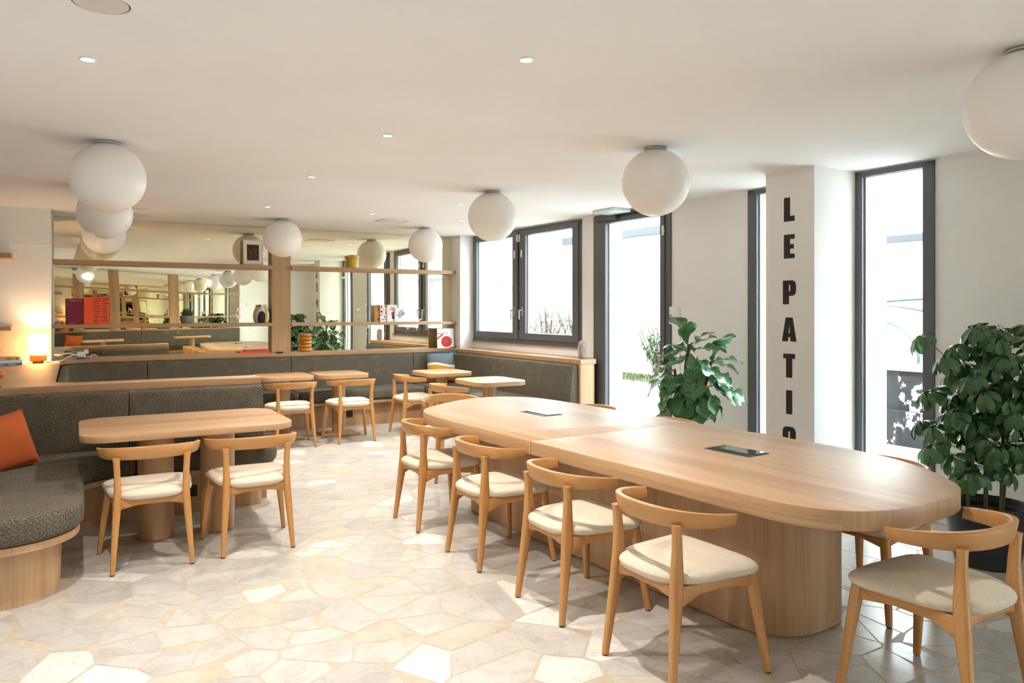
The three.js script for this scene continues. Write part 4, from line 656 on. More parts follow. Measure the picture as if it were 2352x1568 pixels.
{ // succulent in a grey pot
  const t = thing('potted_succulent', 'small spiky succulent in a grey pot on the lower mirror shelf', 'plant', [1.2, S2, -10.055]);
  part('pot', lathe([[0, 0], [0.05, 0], [0.06, 0.006], [0.072, 0.05], [0.07, 0.095], [0.066, 0.095], [0.062, 0.08], [0, 0.08]]), std({ color: 0x8d8a86, roughness: 0.8 }), t);
  const gs = [], r = rng(12); for (let i = 0; i < 60; i++) { const a = r() * 6.28, tilt = 0.1 + r() * 0.75, h = 0.07 + r() * 0.06, g = new THREE.ConeGeometry(0.008, h, 5).translate(0, h / 2, 0).rotateZ(-tilt).rotateY(a).translate(0.03 * Math.cos(a) * tilt, 0.08, -0.03 * Math.sin(a) * tilt); gs.push(g); }
  part('spiky_leaves', merge(gs), std({ color: 0x3f6b33, roughness: 0.6 }), t);
}
// red books lying on the top by the post
{ const cols = [[0xd8553a, 0.36, 0.25, 0.022, 0], [0xc23a3a, 0.29, 0.2, 0.016, 0.06]]; let y = TOP + 0.0005; cols.forEach(([c, w, d, h, a], i) => { const t = thing('lying_book', i ? 'smaller red book lying on top of the orange-red book by the post' : 'orange-red book lying on the oak top against the post', 'book', [1.99 + i * 0.04, y, -10.075], a); d = 0.15 - i * 0.02; part('cover_board', merge([span(-w / 2, w / 2, 0, 0.003, -d / 2, d / 2), span(-w / 2, w / 2, h - 0.003, h, -d / 2, d / 2), span(-w / 2, w / 2, 0.003, h - 0.003, d / 2 - 0.004, d / 2)]), std({ color: c, roughness: 0.55 }), t); part('page_block', span(-w / 2 + 0.004, w / 2 - 0.004, 0.003, h - 0.003, -d / 2 + 0.004, d / 2 - 0.004), paper, t); y += h; }); }
// round flush sockets in the top
for (const [x, z, l] of [[2.3, -10.01, 'flat black disc on the oak top before the post'], [4.78, -9.94, 'flat black disc on the oak top beside the cycling book'], [-0.52, -6.52, 'flat black cover lying at the edge of the oak island top']]) solo('power_disc', lathe([[0, 0], [0.055, 0], [0.055, 0.006], [0.045, 0.01], [0, 0.01]], 32).translate(x, TOP + 0.0005, z), M.black, l, 'socket');
{ // desk lamp
  const t = thing('table_lamp', 'small lit table lamp with linen shade and amber glass foot', 'lamp', [-0.345, TOP, -9.3]);
  part('glass_foot', lathe([[0, 0], [0.05, 0], [0.052, 0.016], [0.074, 0.022], [0.078, 0.03], [0.078, 0.08], [0.072, 0.09], [0.02, 0.092], [0.014, 0.12], [0, 0.12]]), phy({ color: 0xeba02c, roughness: 0.18, clearcoat: 0.6 }), t, 'amber glass foot');
  const sh = part('lamp_shade', lathe([[0.088, 0.115], [0.09, 0.115], [0.09, 0.305], [0.088, 0.305], [0.088, 0.115]], 48), phy({ color: 0xfdeed4, roughness: 1, transmission: 0.5, thickness: 0 }), t);
  part('bulb', new THREE.SphereGeometry(0.026, 24, 16).translate(0, 0.2, 0), std({ color: 0xffffff, emissive: new THREE.Color().setRGB(1, 0.76, 0.48), emissiveIntensity: 7 }), t);
  const l = new THREE.PointLight(new THREE.Color().setRGB(1, 0.76, 0.48), 0.75, 0, 2); l.position.set(0, 0.2, 0); l.castShadow = true; l.shadow.radius = 1.5; t.add(l);
}
{ // book stack on the island
  const rows = [[0x4d87b0, 0.33, 0.23, 0.024, 0.34], [0xe9e6e0, 0.31, 0.22, 0.028, 0.36], [0xa9a07c, 0.27, 0.2, 0.03, 0.28]], lab = ['blue spined book at the bottom of the stack on the oak island', 'white spined book in the middle of the stack on the oak island', 'green and tan spined book on top of the stack on the oak island']; let y = TOP + 0.0005;
  const spines = ['#4d87b0', '#f2f0ea', '#c9c0a4'].map((c, i) => cv(512, 48, (x, w, h) => { x.fillStyle = c; x.fillRect(0, 0, w, h); if (i === 1) text(x, 'INSIDE IN', 20, 36, 30, '#555'); if (i === 0) { x.fillStyle = '#d8ecf8'; for (const [a, b] of [[150, 120], [320, 90]]) for (let k = 0; k < b; k += 14) x.fillRect(a + k, 14, 9, 22); } if (i === 2) { x.fillStyle = '#4f7a45'; x.fillRect(10, 0, 100, h); x.fillStyle = '#b9a030'; x.fillRect(280, 0, 90, h); x.fillStyle = '#8a6a4a'; x.fillRect(440, 0, 30, h); } }));
  rows.forEach(([c, w, d, h, a], i) => { const t = thing('stacked_book', lab[i], 'book', [-0.665 + i * 0.01, y, -9.1], a, 'books stacked on the oak island'); part('cover_board', merge([span(-w / 2, w / 2, 0, 0.003, -d / 2, d / 2), span(-w / 2, w / 2, h - 0.003, h, -d / 2, d / 2), span(-w / 2, w / 2, 0.003, h - 0.003, d / 2 - 0.004, d / 2)]), std({ color: c, roughness: 0.6 }), t); part('page_block', span(-w / 2 + 0.004, w / 2 - 0.004, 0.003, h - 0.003, -d / 2 + 0.004, d / 2 - 0.004), paper, t); part('spine_print', new THREE.PlaneGeometry(w, h - 0.002).translate(0, h / 2, d / 2 + 0.0008), spines[i], t); y += h; });
}
solo('glass_ornament', merge([new THREE.SphereGeometry(0.05, 32, 20).scale(1.25, 0.8, 1).translate(-0.56, TOP + 0.041, -7.25), cyl(0.03, 0.03, 0.006, -0.56, TOP + 0.0005, -7.25, 24)]), phy({ color: 0xe0653a, roughness: 0.15, clearcoat: 0.8 }), 'rounded orange glass ornament on the oak island', 'ornament');
{ // cable tangle at the mirror
  const t = thing('power_cable', 'white power cable with plug adapter lying on the oak top by the mirror corner', 'cable', [0, TOP, 0]);
  part('cord', merge([tube([[-0.27, 0.006, -9.33], [-0.16, 0.006, -9.42], [-0.1, 0.02, -9.6], [-0.02, 0.05, -9.78], [0.06, 0.03, -9.86]], 0.005), tube([[-0.18, 0.05, -9.6], [-0.1, 0.075, -9.7], [0, 0.05, -9.82], [0.1, 0.006, -9.95], [0.18, 0.03, -10.05], [0.22, 0.006, -10.12]], 0.005)]), M.white, t);
  part('adapter', merge([rbx(0.09, 0.07, 0.06, 0.05, 0.045, -9.9, 0.012).rotateY(0), rbx(0.05, 0.05, 0.05, 0.1, 0.075, -9.93, 0.01)]), std({ color: 0xd8d8dc, roughness: 0.5 }), t); part('adapter_base', rbx(0.14, 0.008, 0.07, 0.07, 0.0045, -9.9, 0.003), M.black, t);
}
// stone vase at the end of the window ledge
{ const p = W(2.86, 0, 0.2); solo('stone_vase', lathe([[0, 0], [0.036, 0], [0.045, 0.012], [0.049, 0.05], [0.049, 0.15], [0.044, 0.18], [0.03, 0.2], [0.014, 0.206], [0.012, 0.2], [0, 0.196]], 10).translate(p.x, TOP + 0.0005, p.z), std({ map: dtex(128, 128, (u, v) => { const n = 150 + (fbm(u, v, 8, 8, 6, 4) - 0.5) * 130; return [n + 12, n, n - 8]; }, 1, 1), roughness: 0.9 }), 'faceted grey stone vase at the door end of the oak ledge', 'vase'); }
// ---------------------------------------------------------------- cushions
function pillow(w, h, th, seed, sag = 0.06) {
  const N = 26, g = [], pos = [], uv = [], idx = [], r = rng(seed), ph = [r() * 6, r() * 6, r() * 6];
  for (const s of [1, -1]) for (let j = 0; j <= N; j++) for (let i = 0; i <= N; i++) {
    const a = i / N * 2 - 1, b = j / N * 2 - 1, ex = 1 - sag * (1 - b * b) * 0.9, ey = 1 - sag * (1 - a * a) * 0.9;
    const prof = Math.pow(Math.max(0, (1 - a * a) * (1 - b * b)), 0.42), wr = 1 + 0.05 * Math.sin(a * 5 + ph[0]) * Math.sin(b * 4 + ph[1]);
    pos.push(a * w / 2 * ex, b * h / 2 * ey, s * th / 2 * prof * wr); uv.push(i / N, j / N);
  }
  const K = (N + 1) * (N + 1); for (let s = 0; s < 2; s++) for (let j = 0; j < N; j++) for (let i = 0; i < N; i++) { const a = s * K + j * (N + 1) + i, b = a + 1, c = a + N + 1, d = c + 1; s === 0 ? idx.push(a, b, c, b, d, c) : idx.push(a, c, b, b, c, d); }
  const q = new THREE.BufferGeometry(); q.setAttribute('position', new THREE.Float32BufferAttribute(pos, 3)); q.setAttribute('uv', new THREE.Float32BufferAttribute(uv, 2)); q.setIndex(idx); q.computeVertexNormals(); return q;
}
function cushion(label, pos, rot, w, h, th, mat, edge, seed) { const t = thing('throw_cushion', label, 'cushion', pos); t.rotation.set(...rot, 'YXZ'); part('cushion_cover', pillow(w, h, th, seed), mat, t); const sg = 0.06 * 0.9, e = []; for (let k = 0; k < 40; k++) { const s = Math.floor(k / 10), u = (k % 10) / 5 - 1, P = (a, b) => V(a * w / 2 * (1 - sg * (1 - b * b)), b * h / 2 * (1 - sg * (1 - a * a)), 0); e.push(s === 0 ? P(u, -1) : s === 1 ? P(1, u) : s === 2 ? P(-u, 1) : P(-1, -u)); } part('seam_piping', new THREE.TubeGeometry(new THREE.CatmullRomCurve3(e, true), 120, 0.004, 6, true), edge, t); return t; }
const orangeW = wovenTex.clone(); orangeW.repeat.set(5, 5); const orangeB = wovenBump.clone(); orangeB.repeat.set(5, 5);
const orangeM = std({ color: 0xc8622a, map: orangeW, bumpMap: orangeB, bumpScale: 0.001, roughness: 0.95 }), orangeE = std({ color: 0x9a4318, roughness: 0.9 });
cushion('plump burnt orange cushion leaning in the corner of the near banquette', [-0.42, SEATY + 0.165, -5.88], [-0.3, 0.55, 0.16], 0.38, 0.37, 0.19, orangeM, orangeE, 4);
{ const land = std({ map: canvasTex(512, 512, (x, w, h) => { const g = ['#4a6076', '#64798a', '#6c7678', '#727a7a']; g.forEach((c, i) => { x.fillStyle = c; x.beginPath(); x.moveTo(0, i * 34); for (let k = 0; k <= 16; k++) x.lineTo(k * 32, i * 34 + 10 * Math.sin(k * 0.7 + i * 2)); x.lineTo(w, h); x.lineTo(0, h); x.fill(); }); const hill = (c, y, a, q) => { x.fillStyle = c; x.beginPath(); x.moveTo(0, y); for (let k = 0; k <= 16; k++) x.lineTo(k * 32, y - a * Math.sin(k * 0.35 + q) + k * 1.5); x.lineTo(w, h); x.lineTo(0, h); x.fill(); }; hill('#f2eee4', 186, 20, 0.3); hill('#d9a23a', 226, 22, 0.1); hill('#b8622c', 330, 18, 0.6); hill('#8c4a2c', 440, 10, 1.2); }), roughness: 0.9 });
  cushion('blue grey and ochre landscape print cushion in the far banquette corner', [4.52, SEATY + 0.215, -9.74], [-0.22, -0.28, 0.02], 0.46, 0.45, 0.15, land, std({ color: 0x3f4a54, roughness: 0.9 }), 9); }
// ---------------------------------------------------------------- plants
const leafTex = (base, vein, pal) => canvasTex(256, 384, (x, w, h) => { const r = rng(8); x.fillStyle = base; x.fillRect(0, 0, w, h); for (let i = 0; i < 900; i++) { x.fillStyle = pal[Math.floor(r() * pal.length)]; x.globalAlpha = 0.13; x.beginPath(); x.ellipse(r() * w, r() * h, 6 + r() * 16, 4 + r() * 8, r() * 3, 0, 7); x.fill(); } x.globalAlpha = 1; x.strokeStyle = vein; x.lineWidth = 5; x.beginPath(); x.moveTo(w / 2, 0); x.lineTo(w / 2, h); x.stroke(); x.lineWidth = 2.2; for (let k = 0; k < 8; k++) for (const s of [-1, 1]) { x.beginPath(); x.moveTo(w / 2, h * (0.97 - k * 0.115)); x.quadraticCurveTo(w / 2 + s * w * 0.25, h * (0.93 - k * 0.12), w / 2 + s * w * 0.5, h * (0.82 - k * 0.125)); x.stroke(); } });
// a blade: outline half-width fn over t, curved along its length; base at origin growing along +z, face up +y
function blade(len, wid, half, droop, cup, wavy, seed, nu = 10, nt = 14) {
  const pos = [], uv = [], idx = [], r = rng(seed), p1 = r() * 6, p2 = r() * 6;
  for (let j = 0; j <= nt; j++) {
    const t = j / nt, hw = half(t) * wid / 2, yc = -droop * len * t * t, zc = len * t * (1 - 0.25 * droop * t);
    for (let i = 0; i <= nu; i++) { const a = i / nu * 2 - 1; const e = Math.abs(a); pos.push(a * hw, yc + cup * hw * e * e + wavy * Math.sin(t * 13 + (a > 0 ? p1 : p2)) * e * e * wid * 0.12, zc); uv.push(i / nu, 1 - t); }
  }
  for (let j = 0; j < nt; j++) for (let i = 0; i < nu; i++) { const a = j * (nu + 1) + i, b = a + 1, c = a + nu + 1, d = c + 1; idx.push(a, c, b, b, c, d); }
  const g = new THREE.BufferGeometry(); g.setAttribute('position', new THREE.Float32BufferAttribute(pos, 3)); g.setAttribute('uv', new THREE.Float32BufferAttribute(uv, 2)); g.setIndex(idx); g.computeVertexNormals(); return g;
}
function potShape(r0, r1, h) { return lathe([[0, 0], [r0 - 0.01, 0], [r0, 0.01], [r1, h - 0.008], [r1 - 0.004, h], [r1 - 0.016, h], [r1 - 0.02, h - 0.03], [r1 - 0.03, h - 0.07], [0, h - 0.07]], 56); }
const soil = std({ map: dtex(128, 128, (u, v, x, y) => { const n = 40 + 50 * hash2(x >> 1, y >> 1, 4) + 30 * fbm(u, v, 9, 9, 3, 3); return [n * 1.25, n * 0.85, n * 0.6]; }, 0.3, 0.3), roughness: 1 });
const potM = phy({ color: 0x23262b, roughness: 0.42, clearcoat: 0.2, clearcoatRoughness: 0.4 });
function soilDisc(r, y, seed) { const g = new THREE.CircleGeometry(r, 40, 0, Math.PI * 2).rotateX(-Math.PI / 2).translate(0, y, 0); return uvBox(merge([g, ...Array.from({ length: 24 }, (_, i) => { const a = hash2(i, 1, seed) * 6.28, q = Math.sqrt(hash2(i, 2, seed)) * r * 0.9; return new THREE.IcosahedronGeometry(0.012 + 0.012 * hash2(i, 3, seed), 0).scale(1, 0.5, 1).translate(q * Math.cos(a), y + 0.003, q * Math.sin(a)); })]), 'z'); }
const leafy = (map, col) => phy({ map, color: col, roughness: 0.28, transmission: 0.22, thickness: 0, side: THREE.DoubleSide, clearcoat: 0.35, clearcoatRoughness: 0.25 });
{ // umbrella plant
  const t = thing('umbrella_plant', 'tall dark green umbrella plant in a black tub by the tall window', 'plant', [4.73, 0, -2.455]);
  part('pot', potShape(0.172, 0.232, 0.365), potM, t); part('soil', soilDisc(0.2, 0.3, 3), soil, t);
  const lt = leafTex('#3a6b3c', '#6d9a60', ['#2a5530', '#477a45', '#32603a', '#528a52']);
  const tones = [0xffffff, 0xe4ece0, 0xf4fae8, 0xd4dfd4].map((c) => leafy(lt, c)); const fresh = tones[0];
  const half = (u) => Math.pow(Math.max(0, Math.sin(Math.PI * Math.min(1, Math.pow(u, 1.55) * 0.985 + 0.012))), 0.55);
  const variants = [0, 1, 2, 3].map((v) => { const r = rng(50 + v), gs = [], n = 8; for (let k = 0; k < n; k++) { const a = k / n * 6.28 + (r() - 0.5) * 0.3, len = 0.076 + r() * 0.032, b = blade(len, 0.044 + r() * 0.01, half, 0.3 + r() * 0.3, 0.12, 0.15, v * 10 + k, 4, 10).rotateX(0.15 + r() * 0.55).translate(0, 0, 0.02).rotateY(a); gs.push(b); } return merge(gs); });
  const stems = [[-0.11, 0.0, 0.02, -0.03, 1.08], [-0.03, 0.03, -0.02, 0.02, 1.43], [0.02, -0.03, 0.03, -0.03, 1.42], [0.07, 0.02, 0.02, 0.01, 1.36], [0.11, -0.02, 0.06, 0.0, 1.2]], stemM = std({ color: 0x5d6b45, roughness: 0.8 });
  const camRight = V(Math.cos(30.2 * Math.PI / 180), 0, Math.sin(30.2 * Math.PI / 180)), camBack = V(-Math.sin(30.2 * Math.PI / 180), 0, Math.cos(30.2 * Math.PI / 180));
  const at = (a, b) => V(0, 0, 0).addScaledVector(camRight, a).addScaledVector(camBack, b);
  const rnd = rng(61); const curves = stems.map(([a, b, da, db, h]) => { const p0 = at(a, b), c = new THREE.CatmullRomCurve3([p0.clone().setY(0.29), p0.clone().add(at(da * 0.5, db)).setY(0.29 + (h - 0.29) * 0.5), p0.clone().add(at(da, db)).setY(h)]); part('stem', new THREE.TubeGeometry(c, 16, 0.009, 8), stemM, t); return c; });
  let k = 0; const leaf = (c, u, az, reach, lift, sc, mat) => { const p = c.getPoint(u), d = V(Math.cos(az), 0, Math.sin(az)), e = p.clone().addScaledVector(d, reach).add(V(0, lift, 0)); const pet = tube([p, p.clone().lerp(e, 0.5).add(V(0, 0.03, 0)), e], 0.0028, 8, 5); const w = variants[k % 4].clone().scale(sc, sc, sc); const q = new THREE.Quaternion().setFromUnitVectors(V(0, 1, 0), V(d.x * 0.55, 1, d.z * 0.55).normalize()); w.applyQuaternion(q).rotateY(0).translate(e.x, e.y, e.z); const g = merge([pet, w]); part('leaf', g, mat, t); k++; };
  curves.forEach((c, i) => { const n = [15, 20, 20, 19, 16][i]; for (let j = 0; j < n; j++) { const u = 0.2 + 0.8 * Math.pow((j + rnd() * 0.6) / n, 0.85), az = j * 2.4 + i * 1.3 + rnd() * 0.5, top = u > 0.9 ? 0.5 : 1; leaf(c, Math.min(1, u), az, (0.12 + 0.16 * rnd()) * top * (u < 0.25 ? 0.9 : 1), 0.02 + 0.05 * rnd(), 0.95 + 0.3 * rnd(), tones[Math.floor(rnd() * 4)]); } });
  const azL = Math.atan2(-camRight.z, -camRight.x), azR = Math.atan2(camRight.z, camRight.x); leaf(curves[0], 0.98, azL + 0.2, 0.27, 0.3, 1.15, fresh); leaf(curves[0], 0.75, azL, 0.25, 0.14, 0.95, fresh); leaf(curves[0], 0.6, azL - 0.2, 0.24, 0.06, 0.95, fresh); leaf(curves[4], 0.85, azR, 0.24, 0.05, 1.25, tones[3]); leaf(curves[3], 1, azR - 0.3, 0.18, 0.06, 1.25, tones[3]);
}
{ // fiddle-leaf fig
  const t = thing('fiddle_leaf_fig', 'broad leaved fiddle leaf fig in a black tub beside the glazed door', 'plant', [4.7, 0, -4.92]);
  part('pot', potShape(0.16, 0.2, 0.34), potM, t); part('soil', soilDisc(0.175, 0.28, 5), soil, t);
  const lt = leafTex('#4c8450', '#9fc592', ['#3a7042', '#5a945a', '#467c4c', '#66a064']);
  const tones = [leafy(lt, 0xffffff), leafy(lt, 0xe8f0e6), leafy(lt, 0xd8e4da)], fresh = tones[0];
  const half = (u) => { const w = 0.5 * Math.exp(-Math.pow((u - 0.25) / 0.2, 2)) + 1.0 * Math.exp(-Math.pow((u - 0.7) / 0.26, 2)); return w * Math.pow(Math.max(0, Math.sin(Math.PI * clamp(u * 0.99 + 0.008, 0, 1))), 0.45); };
  const vars = [0, 1, 2, 3].map((v) => blade(0.27, 0.2, half, 0.22 + 0.12 * v, 0.2, 0.8, 70 + v, 10, 16));
  const camR = V(Math.cos(30.2 * Math.PI / 180), 0, Math.sin(30.2 * Math.PI / 180)), camB = V(-Math.sin(30.2 * Math.PI / 180), 0, Math.cos(30.2 * Math.PI / 180)), at = (a, y, b = 0) => V(0, y, 0).addScaledVector(camR, a).addScaledVector(camB, b);
  const trunkM = std({ color: 0x6a5138, roughness: 0.95 });
  part('trunk', merge([tube([at(-0.03, 0.26), at(-0.035, 0.5), at(-0.03, 0.75), at(-0.05, 1.0), at(-0.02, 1.22)], 0.017, 24), tube([at(-0.02, 0.52), at(0.05, 0.66), at(0.12, 0.85), at(0.17, 1.06)], 0.013, 20), tube([at(-0.035, 0.62), at(-0.11, 0.8), at(-0.15, 0.98)], 0.011, 16)]), trunkM, t);
  // base (a,y,b), direction across and towards the viewer, pitch, roll, size, tone, variant
  const L = [[-0.04, 1.24, 0, -0.45, 0.15, 1.15, 0.2, 1.15, 0, 0], [-0.02, 1.18, 0.03, 0.55, 0.55, 0.75, 0.1, 1.05, 3, 1], [-0.06, 1.17, 0.05, -0.8, 0.5, 0.55, 0.3, 1.05, 1, 2], [0.0, 1.17, 0.03, 0.9, 0.1, 0.2, -0.3, 1.1, 0, 0], [-0.05, 1.16, 0.02, -1, 0.2, 0.05, 0.5, 1.15, 0, 1],
    [-0.03, 1.13, 0.06, 0.15, 1, -0.75, 0.1, 1.15, 0, 2], [-0.02, 1.05, 0.04, 0.85, 0.5, -0.15, -0.4, 1.0, 2, 3], [0.17, 1.08, 0.0, 0.35, 0.35, 1.0, -0.2, 1.25, 1, 0], [0.17, 1.06, 0.02, 0.95, 0.3, 0.35, 0.1, 1.0, 3, 1], [0.17, 1.05, -0.03, 1, -0.2, 0.1, 0.2, 1.15, 1, 2], [0.15, 1.03, 0.03, 0.9, 0.35, -0.55, 0.3, 1.0, 0, 3],
    [0.12, 0.95, 0.05, 0.75, 0.7, -0.2, 0.2, 1.0, 1, 0], [0.13, 0.9, 0.02, 1, 0.1, -0.35, 0.4, 1.1, 0, 1], [0.1, 0.85, 0.05, 0.5, 0.8, -0.6, -0.3, 1.1, 0, 2], [0.02, 0.92, 0.06, 0.1, 1, -1.05, 0.0, 1.25, 1, 0], [-0.05, 0.9, 0.06, -0.25, 1, -1.0, 0.2, 1.1, 2, 1], [-0.14, 0.98, 0.02, -1, 0.3, 0.1, 0.3, 1.15, 0, 2], [-0.15, 0.95, 0.0, -0.95, -0.1, -0.1, -0.2, 1.1, 1, 3],
    [-0.13, 0.9, 0.04, -0.8, 0.6, -0.45, 0.2, 1.05, 3, 0], [-0.12, 0.84, 0.05, -0.5, 0.8, -0.7, 0.4, 1.05, 1, 1], [-0.15, 0.8, 0.03, -1, 0.2, -0.5, 0.1, 0.9, 3, 2], [-0.25, 0.74, 0.03, -0.6, 0.4, -1.05, 0.3, 1.0, 3, 3], [-0.06, 0.75, 0.04, -0.3, 0.7, -1.1, 0.1, 0.95, 2, 0], [0.02, 0.74, 0.04, 0.2, 0.8, -1.0, 0.2, 0.95, 1, 1], [0.12, 0.75, 0.03, 0.6, 0.5, -0.8, 0.1, 0.85, 2, 2], [0.16, 0.78, 0.02, 0.8, 0.4, -0.6, -0.2, 0.95, 0, 3], [0.22, 0.82, 0, 1, 0.15, -0.25, 0.5, 1.15, 0, 0], [0.06, 0.66, 0.02, 0.7, 0.5, -1.2, 0, 0.7, 2, 1],
    [-0.05, 1.22, 0.02, -0.1, 0.4, 1.2, 0.5, 1.0, 1, 1], [0.0, 1.2, -0.02, 0.6, -0.3, 0.9, -0.3, 1.0, 2, 2], [-0.08, 1.1, 0.04, -0.9, 0.5, -0.1, 0.2, 1.1, 0, 0], [0.03, 1.1, 0.05, 0.5, 0.9, -0.35, -0.2, 1.15, 0, 1], [-0.03, 1.0, 0.07, -0.1, 1, -0.6, 0.1, 1.15, 1, 2], [0.1, 1.0, 0.06, 0.5, 0.8, 0.1, 0.1, 1.05, 0, 3], [-0.1, 0.95, 0.05, -0.6, 0.8, -0.2, -0.2, 1.1, 1, 0], [0.05, 0.85, 0.06, 0.4, 0.9, -0.9, 0.15, 1.15, 0, 1], [-0.08, 0.82, 0.06, -0.35, 0.9, -0.85, -0.1, 1.1, 1, 2], [0.14, 0.86, 0.04, 0.9, 0.5, -0.05, 0.2, 1.05, 0, 3],
    [-0.02, 1.1, -0.05, -0.4, -1, 0.1, 0, 1.1, 1, 2], [0.08, 0.98, -0.05, 0.4, -1, 0, 0.2, 1.1, 2, 3], [-0.1, 0.88, -0.05, -0.4, -1, -0.3, 0.2, 1.1, 1, 0], [0.02, 0.8, -0.05, 0.1, -1, -0.5, 0.1, 1.1, 2, 1], [0.0, 1.0, 0.05, -0.6, 0.8, -0.4, -0.3, 1.1, 1, 2]];
  for (const [a, y, b, da, db, pitch, roll, sc, tone, v] of L) {
    const dir = camR.clone().multiplyScalar(da).addScaledVector(camB, db).normalize(), yaw = Math.atan2(dir.x, dir.z);
    const m = part('leaf', vars[v], tone === 3 ? fresh : tones[tone], t); m.position.copy(at(a, y, b)); m.rotation.set(-pitch, yaw, roll, 'YXZ'); m.scale.setScalar(sc);
  }
}
// ---------------------------------------------------------------- the courtyard outside (wall coordinates: along, height, outwards negative)
{
  const render = std({ color: 0xeeece6, roughness: 0.95, bumpMap: plasterBump, bumpScale: 0.002 });
  const stain = std({ map: dtex(1024, 512, (u, v) => { const s = fbm(u, v, 40, 3, 9, 4), d = fbm(u, v, 12, 2, 19, 4), k = smooth(0.55, 0.8, s) * smooth(0.35, 0.7, d); const n = 236 - 190 * k; return [n, n, n - 3]; }, 6, 3.6), roughness: 0.95 });
  const dirty = std({ map: dtex(512, 512, (u, v) => { const a = fbm(u, v, 10, 6, 14, 5), b = fbm(u, v, 40, 30, 24, 4), p = smooth(0.56, 0.6, a * 0.75 + b * 0.3); const n = mix(16 + 24 * b, 196, p); return [n, n, n + 3]; }, 2.2, 2.2), roughness: 0.95 });
  const slab = std({ map: dtex(512, 512, (u, v) => { const n = 196 + (fbm(u, v, 8, 8, 44, 5) - 0.5) * 70; return [n, n - 2, n - 6]; }, 3, 3), roughness: 0.95 });
  const gut = std({ color: 0x3a3c3e, roughness: 0.7 }), pipe = std({ color: 0x39444a, roughness: 0.5, metalness: 0.3 });
  const ws = (name, g, m, label, cat) => onWall(solo(name, g, m, label, cat));
  onWall(struct('ground_courtyard', uvBox(span(-9, 16, -0.2, -0.04, -16, -0.4), 'x'), slab, 'pale courtyard paving', 'ground'));
  ws('courtyard_wall', uvBox(span(-2.4, -2.15, -0.04, 3.6, -6.0, -0.42), 'z'), stain, 'streaked white courtyard wall facing the casement window', 'wall');
  const cw = onWall(thing('courtyard_wall', 'white courtyard wall with grey gutter seen through the door', 'wall'));
  part('wall_face', uvBox(span(-2.15, 3.4, -0.04, 3.3, -3.6, -3.3)), render, cw); part('gutter', rspan(-2.15, 3.4, 2.78, 2.92, -3.3, -3.2, 0.01), gut, cw); part('eaves_board', rspan(-2.15, 3.4, 3.3, 3.36, -3.7, -3.05, 0.005), render, cw);
  const lw = onWall(thing('low_wall', 'low black stained wall with pale coping in the courtyard', 'wall'));
  part('wall_face', uvBox(merge([span(3.42, 11, -0.04, 0.82, -3.25, -2.98), span(3.42, 11, -0.04, 0.36, -2.98, -2.9)])), dirty, lw); part('coping', rspan(3.42, 11, 0.82, 0.9, -3.3, -2.93, 0.008), std({ color: 0xd6d2c8, roughness: 0.95 }), lw);
  const hw = onWall(thing('outbuilding', 'white outbuilding with glazed roof edge beyond the low wall', 'building'));
  part('wall_face', uvBox(span(3.42, 13, -0.04, 2.45, -5.0, -4.6)), render, hw); part('gutter', rspan(3.42, 13, 2.45, 2.55, -4.6, -4.5, 0.01), gut, hw);
  for (let k = 0; k < 9; k++) { const a = 3.42 + k * 1.05; part('roof_pane', rbx(1.0, 0.02, 0.9, 0, 0, 0, 0.004).rotateX(0.5).translate(a + 0.5, 2.78, -4.98), std({ color: 0xcfd6da, roughness: 0.3 }), hw); }
  ws('tall_house', uvBox(span(-6, 16, -0.04, 7.5, -11.5, -11)), render, 'tall white house wall far across the courtyard', 'building');
  // hoops
  const hp = (pts, label) => ws('pipe_hoop', tube(pts, 0.02, 32, 8), pipe, label, 'pipe');
  hp([[1.0, 1.98, -3.25], [1.0, 2.0, -2.9], [1.9, 2.05, -2.6], [3.0, 2.0, -2.5], [4.2, 1.9, -2.5]], 'grey curved pipe rail on the white courtyard wall');
  hp([[3.5, 1.62, -4.3], [4.6, 1.66, -3.9], [5.8, 1.6, -3.7], [7.0, 1.4, -3.6]], 'upper arched grey pipe above the low stained wall');
  hp([[3.5, 1.62, -4.3], [4.6, 1.52, -3.7], [5.8, 1.28, -3.4], [7.0, 0.92, -3.1]], 'sloping grey pipe above the low stained wall');
  hp([[3.9, 1.4, -3.6], [4.35, 1.36, -3.45], [4.75, 1.2, -3.2], [4.9, 1.0, -3.1], [4.9, 0.905, -3.1]], 'hooked grey pipe rising from the low stained wall');
  const pl = onWall(thing('planter', 'white raised planter bed with pale coping outside the door', 'planter')); part('planter_wall', uvBox(span(-2.1, 2.9, -0.04, 0.44, -2.9, -1.75)), stain, pl); part('coping', rspan(-2.12, 2.92, 0.44, 0.49, -1.86, -1.7, 0.006), std({ color: 0xd2d0c4, roughness: 0.95 }), pl);
  part('planter_soil', uvBox(span(-2.1, 2.9, 0.44, 0.47, -2.9, -1.86)), std({ color: 0x544c3c, roughness: 1 }), pl);
  { const r = rng(91), gs = []; for (let i = 0; i < 1600; i++) { gs.push(new THREE.ConeGeometry(0.014, 0.05 + r() * 0.05, 3).rotateZ((r() - 0.5) * 1.6).rotateY(r() * 6).translate(-1.4 + r() * 4.2, 0.48, -2.85 + r() * 0.95)); } onWall(tag(solo('ground_cover', merge(gs), std({ color: 0x4c5c2c, roughness: 0.9 }), 'low green ground cover growing in the planter', 'plants'), null, null, null, 'stuff')); }
